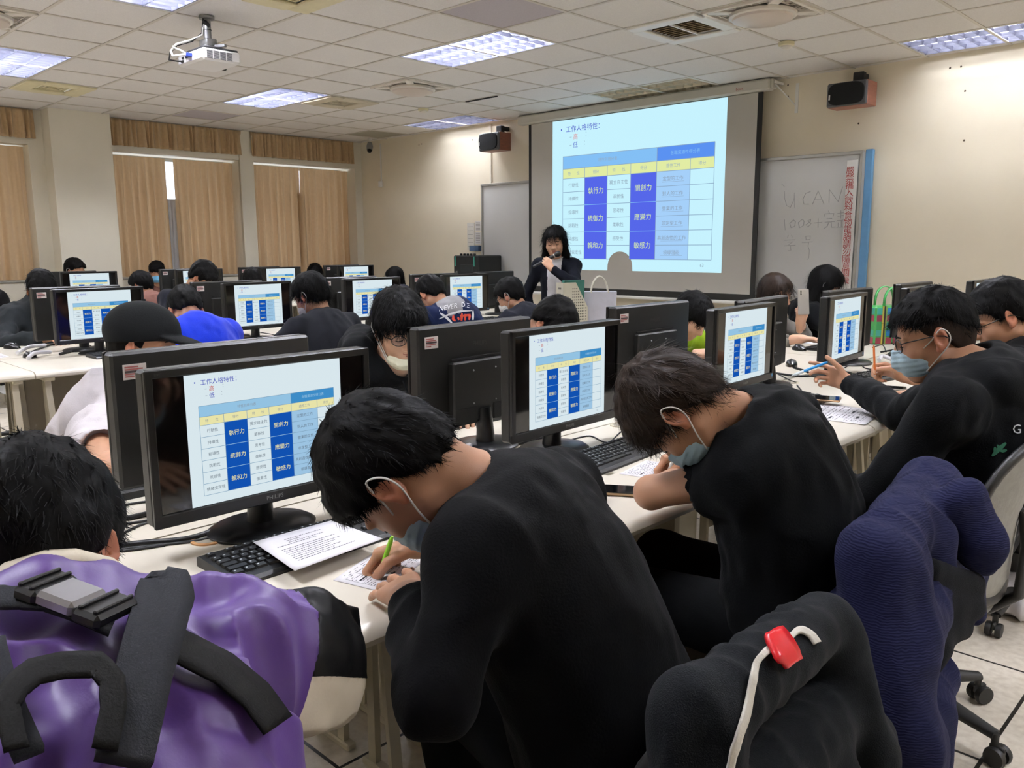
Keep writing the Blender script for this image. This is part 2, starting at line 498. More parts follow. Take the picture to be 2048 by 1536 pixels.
make_vent('white framed return vent with brown slats, right of centre', (3.6, 1.8, CEIL), M_white, M_brn, 'white')
make_vent('yellowed square air outlet at the left below the bright light', (-1.8, -.6, CEIL), M_cream, mat('vent_tan', '#b5a880', .7, var=.06), 'cream')
make_vent('faded air outlet right of the louvre light above the curtains', (-.6, 1.8, CEIL), mat('vent_beige', '#c8bda4', .6, var=.05), M_brn, 'cream')
for p, lab in (((.01, 2.97), 'round detector below the middle ceiling fan'), ((4.23, 2.98), 'round detector below the top right ceiling fan')):
    t = thing('smoke_detector', lab, 'smoke detector', (p[0], p[1], CEIL), 0)
    MB().lathe([(.058, 0), (.058, -.022), (.05, -.026)], 28).build('base', M_cream, t, 40)
    MB().lathe([(.042, -.026), (.042, -.036), (.03, -.046), (.008, -.049)], 28).build('sensor', M_fanw, t, 40)
t = thing('security_camera', 'small grey dome camera hanging in the front left corner', 'camera', (-2.54, 4.11, CEIL), 0)
MB().lathe([(.03, 0), (.03, -.012), (.012, -.015), (.012, -.05)], 20).build('mount', M_white, t, 40)
MB().tube([(0, 0, -.05), (.012, -.012, -.10), (.03, -.03, -.155)], [.03, .046, .04], 18).build('body', mat('cam_grey', '#8b8b88', .4, var=.04), t, 40)
MB().tube([(.028, -.028, -.15), (.04, -.04, -.18)], [.037, .026], 18).build('lens', mat('cam_lens', '#15161c', .1, var=0), t, 40)
t = thing('wall_box', 'small white junction box with a cable duct below the security camera', 'junction box', (-2.55, Y1, 2.23), 0)
MB().box((0, -.02, 0), (.06, .04, .09), b=.006).build('case', M_white, t)
MB().box((.01, -.008, .30), (.016, .016, .52), b=.003).build('duct', M_white, t)
# holes and marks on the front wall
mk = MB()
for (px, py) in ((1900, 136), (1922, 133), (1930, 182), (1717, 247), (1576, 170), (1576, 193), (945, 280), (843, 288), (838, 290), (1928, 281)):
    q = aty(px, py, Y1); mk.lathe([(.008, 0), (.006, .004)], 10, 0, rot(rx=PI / 2, loc=(q[0], Y1, q[2])))
o = mk.build('trim_8', mat('drill_hole', '#4a3d2e', .8, var=.1)); o['kind'] = 'structure'
# ================================================================== slide shown by the projector and every monitor
def slide_cols(pre, c, e):
    return [glow(pre + k, v, e) for k, v in c.items()]
PAL_M = dict(bg='#dcebf1', dark='#1253b4', head='#96c6e6', head2='#3f8fcb', yel='#ece7ac', cell='#9fc7e6', line='#7fa2bd', ink='#5f6b78', blue='#3038b8', red='#c8483c', lite='#f2f0a8', grey='#8a95a0')
PAL_P = dict(bg='#c4effb', dark='#5566e6', head='#82bdf2', head2='#5a90ee', yel='#dfe9a2', cell='#a3cdf6', line='#8aa6c2', ink='#8a9cae', blue='#4a50c8', red='#d98f94', lite='#d8ec9c', grey='#93a9ba')
KEYS = list(PAL_M)
C_ = [.072, .215, .357, .497, .645, .825, .947]
TOPV, SUBV, R0V, BOTV = .24, .322, .387, .925
GLY = {}
def glyphs(body):
    if body not in GLY:
        vs, fs = text_mesh(body, 1.0)
        xs = [v[0] for v in vs]; ys = [v[1] for v in vs]
        cx, cy = (min(xs) + max(xs)) / 2, (min(ys) + max(ys)) / 2
        GLY[body] = ([(v[0] - cx, v[1] - cy) for v in vs], fs, max(xs) - min(xs))
    return GLY[body]
def make_slide(W, H, lay, shadow_notch=None):
    """front face towards -Y, origin at the centre"""
    b = MB()
    def P(u, v, k): return ((u - .5) * W, -k * lay, (.5 - v) * H)
    def rect(u0, v0, u1, v1, key, k=1):
        b.add([P(u0, v0, k), P(u0, v1, k), P(u1, v1, k), P(u1, v0, k)], [(0, 1, 2, 3)], KEYS.index(key))
    def txt(s, u, v, size, key, left=False, wmax=None):
        vs, fs, wd = glyphs(s)
        sc = size * W; sx = sc
        if wmax and wd * sc > wmax * W: sx = wmax * W / wd
        uu = u + (wd * sx / W / 2 if left else 0)
        x, _, z = P(uu, v, 0)
        b.add([(x + a * sx, -3 * lay, z + c * sc) for a, c in vs], fs, KEYS.index(key))
    if shadow_notch:  # a head's shadow, shaped as a gap in the glowing background
        nu, nw, nt = shadow_notch
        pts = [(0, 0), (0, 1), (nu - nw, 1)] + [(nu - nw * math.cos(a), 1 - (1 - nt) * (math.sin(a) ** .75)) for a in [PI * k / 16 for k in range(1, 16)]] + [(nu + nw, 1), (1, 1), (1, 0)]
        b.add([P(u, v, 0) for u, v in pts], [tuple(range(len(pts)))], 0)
    else: rect(0, 0, 1, 1, 'bg', 0)
    hr = (BOTV - R0V) / 6
    rect(C_[0], TOPV, C_[4], SUBV, 'head'); rect(C_[4], TOPV, C_[6], SUBV, 'head2')
    rect(C_[0], SUBV, C_[6], R0V, 'yel')
    for c in (1, 3): rect(C_[c], R0V, C_[c + 1], BOTV, 'dark')
    rect(C_[4], R0V, C_[5], BOTV, 'cell')
    t = .0018
    def hl(v, u0, u1):
        if shadow_notch and v > shadow_notch[2] and u0 < shadow_notch[0] < u1:
            k = math.asin(min(1, ((1 - v) / (1 - shadow_notch[2])) ** (1 / .75)))
            hl2 = shadow_notch[1] * math.cos(k)
            rect(u0, v - t, shadow_notch[0] - hl2, v + t, 'line', 2); rect(shadow_notch[0] + hl2, v - t, u1, v + t, 'line', 2)
        else: rect(u0, v - t, u1, v + t, 'line', 2)
    for v in (TOPV, SUBV, R0V): hl(v, C_[0], C_[6])
    hl(BOTV, C_[0], C_[6])
    for c, (v0, v1) in enumerate([(TOPV, BOTV)] + [(SUBV, BOTV)] * 3 + [(TOPV, BOTV), (SUBV, BOTV), (TOPV, BOTV)]):
        rect(C_[c] - t * .75, v0, C_[c] + t * .75, v1, 'line', 2)
    for r in range(1, 6):
        v = R0V + r * hr
        for c in (0, 2, 4, 5): hl(v, C_[c], C_[c + 1])
        if r % 2 == 0:
            for c in (1, 3): rect(C_[c], v - t, C_[c + 1], v + t, 'head', 2)
    mid = lambda c: (C_[c] + C_[c + 1]) / 2
    rect(.056, .056, .063, .066, 'blue')
    txt('工作人格特性：', .092, .062, .034, 'blue', True)
    rect(.115, .114, .128, .117, 'grey'); txt('高', .153, .115, .032, 'red'); txt('：', .222, .105, .03, 'grey')
    rect(.115, .166, .128, .169, 'grey'); txt('低', .153, .168, .032, 'blue'); txt('：', .212, .162, .03, 'grey')
    txt('特性別得分表', (C_[0] + C_[4]) / 2, (TOPV + SUBV) / 2, .0195, 'grey')
    txt('各職業適性得分表', (C_[4] + C_[6]) / 2, (TOPV + SUBV) / 2, .0195, 'head')
    vy = (SUBV + R0V) / 2
    for c, s in enumerate(('特　　性', '得分', '特　　性', '得分', '適性工作', '得分')): txt(s, mid(c), vy, .0195, 'grey', wmax=.11)
    for r, s in enumerate(('行動性', '持續性', '指導性', '挑戰性', '共感性', '情緒安定性')): txt(s, mid(0), R0V + (r + .5) * hr, .0225, 'ink', wmax=.118)
    for r, s in enumerate(('獨立自主性', '革新性', '思考性', '柔軟性', '感受性', '慎重性')):
        if shadow_notch and r == 5: continue
        txt(s, mid(2), R0V + (r + .5) * hr, .0225, 'ink', wmax=.118)
    for r, s in enumerate(('定型的工作', '對人的工作', '營業的工作', '非定型工作', '具創造性的工作', '領導潛能')):
        txt(s, mid(4), R0V + (r + .5) * hr, .0225, 'ink', wmax=.16)
        if shadow_notch: rect(mid(4) - .06, R0V + (r + .5) * hr + .019, mid(4) + .06, R0V + (r + .5) * hr + .0205, 'ink', 2)
    for r, s in enumerate(('執行力', '統御力', '親和力')): txt(s, mid(1), R0V + (2 * r + 1) * hr, .033, 'lite', wmax=.115)
    for r, s in enumerate(('開創力', '應變力', '敏感力')): txt(s, mid(3), R0V + (2 * r + 1) * hr, .033, 'lite', wmax=.115)
    txt('63', .90, .957, .021, 'grey')
    return b

# ------------------------------------------------------------------ projection screen
YS = 4.15
M_scr = mat('screen_fabric', '#bdb9b0', .8, var=.02, scale=3)
M_blk = mat('black_border', '#15140f', .6, var=.05)
M_hsg = mat('screen_housing', '#c6c2b6', .45, var=.02)
q0 = aty(1058, 247, YS); q1 = aty(1527, 182, YS)
sx0, sx1 = q0[0], q1[0]
szt = 2.73; szb = aty(1280, 592, YS)[2]
ps = thing('projection_screen', 'pulled down projection screen showing the lecture slide', 'projection screen', ((sx0 + sx1) / 2, YS, 0), 0)
sw = sx1 - sx0
MB().box((0, 0, (szt + szb) / 2), (sw - .08, .006, szt - szb)).build('fabric', M_scr, ps)
MB().box((-sw / 2 + .02, 0, (szt + szb) / 2), (.04, .008, szt - szb)).box((sw / 2 - .025, 0, (szt + szb) / 2), (.05, .008, szt - szb)).box((0, 0, szb + .03), (sw, .009, .065)).build('border', M_blk, ps)
MB().tube([(-sw / 2 - .0, 0, szb - .018), (sw / 2, 0, szb - .018)], .017, 12).build('weight_bar', M_white, ps, 50)
hs = MB()
hx0 = aty(1040, 240, YS)[0] - (sx0 + sx1) / 2; hx1 = aty(1545, 165, YS)[0] - (sx0 + sx1) / 2
hs.box(((hx0 + hx1) / 2, .0, 2.785), (hx1 - hx0, .11, .10), b=.015)
hs.box((hx1 + .012, 0, 2.785), (.03, .09, .085), b=.01)
hs.build('housing', M_hsg, ps)
br = MB().box((hx1 + .03, .06, 2.80), (.02, .16, .02))
br.tube([(hx1 + .03, .0, 2.78), (hx1 + .16, .14, 2.60)], .006, 6).box((hx1 + .17, .146, 2.66), (.03, .006, .26))
br.build('bracket', M_white, ps)
vs, fs, wd = glyphs('Boast')
MB().add([(hx1 - .30 + a * .032, -.0565, 2.775 + c * .032) for a, c in vs], fs).build('lettering', mat('red_print', '#9c2a26', .5, var=0), ps)
slx0, slx1 = aty(1106, 244, YS)[0], aty(1456, 193, YS)[0]
slt, slb = aty(1106, 244, YS)[2], aty(1400, 545, YS)[2]
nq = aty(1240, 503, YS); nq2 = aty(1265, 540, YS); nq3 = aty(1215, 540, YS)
SWd, SHt = slx1 - slx0, slt - slb
so = make_slide(SWd, SHt, .0012, (((nq2[0] + nq3[0]) / 2 - slx0) / SWd, (nq2[0] - nq3[0]) / 2 / SWd, (slt - nq[2]) / SHt)).build('projected_slide', slide_cols('proj_', PAL_P, .82), ps, None, ((slx0 + slx1) / 2 - (sx0 + sx1) / 2, -.0045, (slt + slb) / 2))  # projector's light put in as the slide's own glow
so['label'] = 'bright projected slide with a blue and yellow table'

# ------------------------------------------------------------------ whiteboards and sign
M_wbd = mat('whiteboard', '#c9c9c6', .22, var=.02, scale=2)
M_alu2 = mat('board_frame', '#a9a79f', .4, .5, var=.03)
M_ink = mat('marker_ink', '#a6a7a7', .6, var=.05)
YB = 4.255
bx0, bx1 = 3.30, aty(1719, 400, YB)[0]; bz1, bz0 = 2.13, .86
wbd = thing('whiteboard', 'whiteboard with faint handwriting right of the projection screen', 'whiteboard', ((bx0 + bx1) / 2, YB, 0), 0, 'whiteboards')
def board(t, x0, x1, z0, z1):
    w_ = x1 - x0
    MB().box((0, .01, (z0 + z1) / 2), (w_, .02, z1 - z0)).build('panel', M_wbd, t)
    f = MB()
    for z in (z0, z1): f.box((0, 0, z), (w_ + .03, .045, .03), b=.004)
    for x in (-w_ / 2, w_ / 2): f.box((x, 0, (z0 + z1) / 2), (.025, .045, z1 - z0), b=.004)
    f.box((0, -.03, z0 - .01), (w_, .07, .012), b=.003)
    f.build('frame', M_alu2, t)
board(wbd, bx0, bx1, bz0, bz1)
def zz(x, y): return (1040 + x / 2.926, 180 + y / 2.926)
STR = [[(1548, 592), (1550, 640), (1560, 676), (1582, 688), (1604, 640), (1606, 604)], [(1606, 600), (1608, 690)],
       [(1700, 594), (1672, 604), (1655, 640), (1662, 668), (1690, 668)], [(1712, 668), (1745, 590), (1778, 666)], [(1722, 640), (1768, 638)],
       [(1808, 660), (1812, 584), (1862, 654), (1888, 566)], [(1530, 548), (1548, 566)],
       [(1548, 758), (1552, 820)], [(1600, 760), (1578, 780), (1586, 806), (1608, 796), (1612, 770), (1600, 760)], [(1652, 756), (1628, 776), (1636, 806), (1660, 792), (1662, 768), (1652, 756)],
       [(1702, 756), (1682, 766), (1704, 782), (1686, 800), (1672, 790), (1700, 770), (1702, 756)], [(1722, 778), (1768, 774)], [(1746, 752), (1744, 806)],
       [(1806, 706), (1812, 722)], [(1782, 740), (1784, 724), (1838, 722), (1832, 738)], [(1794, 754), (1826, 752)], [(1784, 774), (1842, 770)], [(1806, 776), (1798, 798), (1778, 812)], [(1822, 774), (1824, 804), (1846, 802)],
       [(1858, 722), (1898, 718)], [(1878, 704), (1878, 752)], [(1860, 738), (1894, 734)], [(1856, 764), (1902, 760)], [(1880, 764), (1880, 800)], [(1862, 776), (1862, 800)], [(1852, 804), (1906, 800)],
       [(1570, 850), (1566, 866)], [(1590, 848), (1592, 864)], [(1548, 880), (1610, 876)], [(1566, 890), (1596, 888), (1572, 906)], [(1546, 912), (1612, 908)], [(1580, 908), (1586, 938), (1570, 940)],
       [(1672, 856), (1700, 854), (1698, 874), (1674, 876), (1672, 856)], [(1650, 894), (1712, 888)], [(1690, 892), (1686, 914)], [(1686, 914), (1694, 940), (1690, 984), (1680, 992)]]
for s_ in ():
    pts = [aty(*zz(*p), YB) for p in s_]
    hb.tube([(p[0] - (bx0 + bx1) / 2, -.001, p[2]) for p in pts], .0035, 5)
hb = None
for i0, i1 in ((0, 7), (7, 24), (24, len(STR))):
    hb = MB()
    for s_ in STR[i0:i1]:
        hb.tube([(p[0] - (bx0 + bx1) / 2, -.001, p[2]) for p in (aty(*zz(*q), YB) for q in s_)], .0026, 5)
    hb.build('handwriting', M_ink, wbd)
lb0, lb1 = aty(965, 372, YB)[0], aty(1056, 372, YB)[0] + .12
wb2 = thing('whiteboard', 'blank whiteboard left of the projection screen behind the lecturer', 'whiteboard', ((lb0 + lb1) / 2, YB, 0), 0, 'whiteboards')
board(wb2, lb0, lb1, .885, 2.10)
sg = thing('notice_strip', 'tall white strip with red vertical writing beside the whiteboard', 'notice', (aty(1703, 400, YB)[0] + .0, YB - .035, 0), 0)
MB().box((0, .01, 1.46), (.098, .006, 1.22), b=.002).build('panel', mat('notice_white', '#d3d2cd', .4, var=.02), sg)
gl = MB()
zt = aty(1705, 341, YB)[2]; zb_ = aty(1693, 560, YB)[2]
word = '嚴禁攜入飲料食物電腦請勿隨意關機'
for i, ch in enumerate(word):
    vs, fs, wd = glyphs(ch)
    z = zt + (zb_ - zt) * i / (len(word) - 1)
    gl.add([(a * .076 - .015 * (1 - i / 15), .0055, z + c * .072) for a, c in vs], fs)
gl.build('lettering', mat('notice_red', '#a2342f', .6, var=.03), sg)
tag(MB().box((aty(1724, 400, YB)[0], YB, 1.49), (.04, .03, 1.28), b=.003).build('edge_panel', mat('grey_edge', '#b9bab8', .4, var=.04)), 'narrow grey panel between the red notice and the blue strip', 'panel')
tag(MB().box((aty(1735, 400, YB)[0], YB - .004, 1.49), (.062, .045, 1.32), b=.004).build('edge_panel', mat('blue_edge', '#5f92bb', .5, var=.06)), 'narrow blue panel edge right of the red notice', 'panel')

# ------------------------------------------------------------------ wall speakers
M_wood = mat('speaker_wood', '#7d4a37', .45, var=.2, scale=14, stretch=(1, 1, 8))
M_spkg = mat('speaker_grey', '#57585a', .5, var=.05)
M_grl = mat('speaker_cloth', '#0d0e10', .9, var=.2, scale=200)
def speaker(label, x0, x1, z0, z1, wood):
    w_, h_ = x1 - x0, z1 - z0
    t = thing('wall_speaker', label, 'speaker', ((x0 + x1) / 2, 4.10, (z0 + z1) / 2), 0, 'wall speakers')
    MB().box((0, .02, 0), (w_, .19, h_), b=.006).build('cabinet', wood, t)
    MB().box((0, -.085, 0), (w_ - .004, .03, h_ - .004), b=.01).build('baffle', M_spkg, t)
    pl = []
    for k in range(28):
        a = 2 * PI * k / 28
        c_, s_ = math.cos(a), math.sin(a)
        pl.append(((w_ / 2 - .02) * abs(c_) ** .45 * (1 if c_ > 0 else -1), (h_ / 2 - .022 + .012 * abs(s_)) * abs(s_) ** .55 * (1 if s_ > 0 else -1)))
    MB().prism(pl, 0, .02, 0, rot(rx=PI / 2, loc=(0, -.098, 0))).build('grille', M_grl, t, 50)
    MB().box((-w_ / 2 + .035, -.121, -.02), (.012, .003, .04)).build('badge', mat('badge', '#d8d8d6', .3, .5, var=0), t)
    MB().box((w_ * .1, .07, h_ / 2 + .045), (.09, .06, .09), b=.006).box((w_ * .1, .14, h_ / 2 + .06), (.05, .12, .05)).build('bracket', mat('bracket_black', '#141416', .5, var=.05), t)
a = aty(1654, 190, 4.0); b_ = aty(1730, 200, 4.0)
speaker('horizontal wall speaker with reddish end at the top right', aty(1653, 190, 4.0)[0], aty(1733, 190, 4.0)[0], aty(1690, 212, 4.0)[2], aty(1690, 163, 4.0)[2], mat('speaker_rose', '#98604e', .45, var=.12, scale=14, stretch=(1, 1, 8)))
speaker('wall speaker with dark wood end left of the projection screen', aty(957, 280, 4.0)[0], aty(997, 280, 4.0)[0], aty(978, 301, 4.0)[2], aty(978, 265, 4.0)[2], M_wood)
# cable duct and wall papers left of the screen
struct('trim_7', MB().box((aty(983, 300, Y1)[0], Y1 - .012, 2.45), (.03, .024, .76), b=.003), M_wall2)
for i, (px0, py0, px1, py1, c, lab) in enumerate(((935, 446, 950, 500, '#d9d5cb', 'narrow pale notice sheet on the wall left of the blank whiteboard'), (951, 443, 963, 462, '#dcd8d2', 'upper notice sheet against the left edge of the blank whiteboard'), (951, 464, 963, 488, '#d3d0cc', 'lower notice sheet against the left edge of the blank whiteboard'), (946, 491, 964, 502, '#47607f', 'small blue tray on the wall above the black equipment rack'))):
    p, q = aty(px0, py0, Y1), aty(px1, py1, Y1)
    b = MB().box(((p[0] + q[0]) / 2, Y1 - .006 - (.03 if i == 3 else 0), (p[2] + q[2]) / 2), (q[0] - p[0], .004 if i < 3 else .06, p[2] - q[2]))
    if i < 3:
        for k in range(6): b.box(((p[0] + q[0]) / 2, Y1 - .009, p[2] - (k + 1) * (p[2] - q[2]) / 7), ((q[0] - p[0]) * .7, .001, .006), 1)
    tag(b.build('wall_tray' if i == 3 else 'wall_notice', [mat('notice%d' % i, c, .6, var=.04), mat('print_grey', '#8a8880', .7, var=.05)]), lab, 'tray' if i == 3 else 'notice')
rk0, rk1 = aty(915, 520, 3.85)[0], aty(965, 520, 3.85)[0]; rkz = aty(940, 511, 3.85)[2]
rk = thing('equipment_rack', 'black equipment rack with green corner strips left of the blank whiteboard', 'equipment rack', ((rk0 + rk1) / 2, 3.98, 0), 0)
rw = rk1 - rk0
MB().box((0, 0, rkz / 2), (rw, .40, rkz), b=.012).build('cabinet', mat('rack_black', '#121414', .45, var=.1), rk)
gr = MB()
for x in (-rw / 2 + .04, rw / 2 - .07): gr.box((x, -.203, rkz - .07), (.014, .01, .12))
gr.build('corner_strip', mat('rack_green', '#3f9a86', .4, var=.05), rk)
kb_ = MB()
for k in range(4): kb_.lathe([(.012, 0), (.01, .018)], 12, 0, rot(rx=PI / 2, loc=(-rw / 2 + .07, -.2, rkz - .2 - k * .045)))
kb_.build('knob', mat('knob_grey', '#9a9a98', .4, .3, var=0), rk, 40)
MB().box((.02, -.202, rkz - .33), (rw * .7, .006, .16), b=.002).box((.02, -.202, rkz - .15), (rw * .5, .006, .08), b=.002).build('faceplate', mat('rack_face', '#1d2021', .35, var=.1), rk)
bt = MB()
for k in range(5): bt.box((-rw / 2 + .06 + k * .06, -.12, rkz + .012), (.03, .03, .025), b=.006)
bt.build('adapter', mat('rack_black', '#121414'), rk)

# ------------------------------------------------------------------ projector
pj = thing('projector', 'white ceiling projector hanging from a grey pole mount', 'projector', (1.868, -.41, 2.525), 0)
M_pj = mat('projector_white', '#e4e2df', .35, var=.02)
MB().box((0, 0, .044), (.365, .262, .076), b=.014).build('body', M_pj, pj)
MB().box((.0, .0, .088), (.34, .24, .014), b=.005).build('top_plate', mat('projector_dark', '#2a2a2e', .5, var=.06), pj)
vt = MB()
for k in range(4):
    for j in range(8): vt.box((.1835, -.085 + k * .045, .020 + j * .0066), (.003, .037, .0032))
vt.build('side_vents', mat('vent_dark', '#55555a', .6, var=.05), pj)
MB().box((-.06, -.132, .044), (.2, .004, .05), b=.001).build('rear_panel', mat('panel_grey', '#cfcdd0', .5, var=.03), pj)
pr = MB()
pr.box((.02, -.150, .052), (.045, .034, .022), 1, b=.003)
pr.box((-.03, -.137, .05), (.03, .010, .014), 2); pr.box((-.09, -.137, .052), (.022, .01, .012), 2); pr.box((-.1, -.137, .03), (.03, .01, .012), 2)
pr.build('connectors', [M_pj, mat('vga_blue', '#2a3fa8', .4, var=.03), M_dark], pj)
MB().lathe([(.032, 0), (.032, .03), (.026, .034), (.024, .012), (.0, .006)], 28, 0, rot(rx=-PI / 2, loc=(-.09, .128, .044))).build('lens', mat('lens_black', '#0c0d12', .08, var=0), pj, 40)
mt = MB()
mt.box((0, 0, .115), (.15, .12, .012), b=.003).box((0, 0, .15), (.11, .07, .045), b=.004).box((-.06, .03, .125), (.16, .02, .02)).box((.07, .0, .128), (.12, .024, .016), 0, rot(rz=.5))
mt.tube([(0, 0, .16), (0, 0, .315)], .024, 16).lathe([(.05, .300), (.05, .316)], 20)
mt.build('mount', mat('mount_grey', '#8d8d8c', .4, .5, var=.06), pj, 45)
cw = MB()
cw.tube([(.0, -.024, .30), (-.01, -.03, .2), (-.10, -.08, .17), (-.19, -.13, .155), (-.21, -.16, .11), (-.12, -.19, .06), (.0, -.18, .052), (.02, -.165, .052)], .008, 8)
cw.tube([(-.19, -.15, .14), (-.12, -.18, .115), (-.03, -.175, .085), (.01, -.16, .06)], .0055, 8)
cw.build('white_cable', M_white, pj, 60)
cw = MB().tube([(.005, -.026, .30), (-.01, -.034, .21), (-.08, -.07, .165), (-.20, -.12, .15), (-.225, -.16, .10), (-.2, -.18, .05), (-.10, -.16, .028), (-.09, -.137, .03)], .005, 8)
cw.tube([(.02, -.01, .27), (.02, -.02, .26)], .026, 10).tube([(0.0, 0, .235), (0, 0, .23)], .027, 10)
cw.build('black_cable', mat('cable_black', '#17171a', .5, var=.05), pj, 60)
# ================================================================== desks
M_top = mat('desk_laminate', '#dbd3c3', .32, var=.03, scale=5)
M_nose = mat('desk_nose', '#e2dac8', .28, var=.02)
M_leg = mat('desk_leg', '#c9c1ab', .42, var=.04)
M_mod = mat('desk_panel', '#b0a691', .5, var=.05)
DZ = .74
def make_desk(Ly):
    """front edge at x=+.34 (the sitter's side), seam at x=-.34"""
    t = thing('computer_desk', 'desk', 'desk', (0, 0, 0), 0, 'white computer desks')
    pr = [(-.338, DZ - .026), (-.338, DZ), (.300, DZ), (.318, DZ - .003), (.330, DZ - .010), (.336, DZ - .020), (.334, DZ - .030), (.324, DZ - .036), (.300, DZ - .036), (.280, DZ - .026)]
    b = MB()
    y0, y1 = -Ly / 2 + .003, Ly / 2 - .003
    n = len(pr)
    b.add([(x, y0, z) for x, z in pr] + [(x, y1, z) for x, z in pr], [tuple(range(n)), tuple(range(2 * n - 1, n - 1, -1))] + [(i, i + n, (i + 1) % n + n, (i + 1) % n) for i in range(n)])
    b.build('tabletop', M_top, t, 35)
    for y in (y0 + .07, y1 - .07):
        for x in (.25, -.24):
            l = MB()
            l.box((x - .01, y, DZ - .04), (.13, .05, .03), b=.004)
            s = 1 if y < 0 else -1
            def bar(a, c):
                a, c = Vector(a), Vector(c); d = c - a
                l.box((0, 0, d.length / 2), (.030, .018, d.length), 0, Matrix.Translation(a) @ d.to_track_quat('Z', 'Y').to_matrix().to_4x4())
            bar((x - .03, y, .012), (x - .03, y, DZ - .05)); bar((x + .075, y + s * .01, .012), (x + .0, y, DZ - .05))
            l.box((x + .03, y, .010), (.20, .03, .02), b=.004)
            l.build('leg', M_leg, t)
    MB().box((-.30, 0, .42), (.018, Ly - .22, .50), b=.003).build('modesty_panel', M_mod, t)
    return t
NPN = 'seat side row'
DESKS = []
LEN = 1.60
protoN = make_desk(LEN)
def put_desk(x, y, face, label, first=[True]):
    global protoN
    if (round(x, 1), face, y) == (2.4, 1, 2.12):
        o = make_desk(.62); y = 1.63
    else: o = protoN if first[0] else dup(protoN)
    first[0] = False
    o.location = (x, y, 0); o.rotation_euler = (0, 0, 0 if face > 0 else PI); o['label'] = label
    return o
ORD = ['nearest', 'second', 'third', 'farthest']
ROWN = {0: 'front computer row', 1: 'middle computer row', 2: 'computer row by the curtains'}
for r, xs in enumerate((5.60, 2.10, -1.40)):
    ys = (-2.70, -1.10, .50, 2.10) if r == 0 else (-2.68, -1.08, .52, 2.12) if r == 1 else (-2.0, -.4, 1.2, 2.8)
    for i, y in enumerate(ys):
        for f in (1, -1):
            put_desk(xs + f * .342, y, f, 'white desk, %s of four on the %s side of the %s' % (ORD[i], 'right' if f > 0 else 'left', ROWN[r]))
# broad cable posts and sockets under the middle and front rows
for (x, y, lab) in ((2.52, -2.06, 'broad beige cable post under the middle row at the left edge'), (5.98, -1.12, 'beige cable post under the front desk behind the seated student in the black tee')):
    t = thing('cable_post', lab, 'cable post', (x, y, 0), 0)
    MB().box((0, 0, .35), (.16, .10, .70), b=.01).build('post', M_leg, t)
    MB().box((.0, 0, .012), (.22, .16, .022), b=.004).build('foot', M_leg, t)
sk = thing('power_strip', 'black socket strip with a red light under the front desk edge', 'power strip', (6.02, -1.45, 0), 0)
MB().box((0, 0, .42), (.05, .06, .52), b=.006).build('housing', mat('socket_black', '#16150f', .5, var=.1), sk)
for k in range(4):
    MB().tube([(.025, -.005, .58 - k * .085), (.06, -.012, .58 - k * .085)], .028, 12).build('plug', mat('socket_black', '#16150f'), sk, 50)
MB().box((.028, 0, .655), (.01, .02, .012)).build('switch', glow('switch_red', '#ff2a22', 1.2), sk)
MB().box((-.03, .05, .40), (.02, .04, .68), b=.003).build('rail', M_leg, sk)

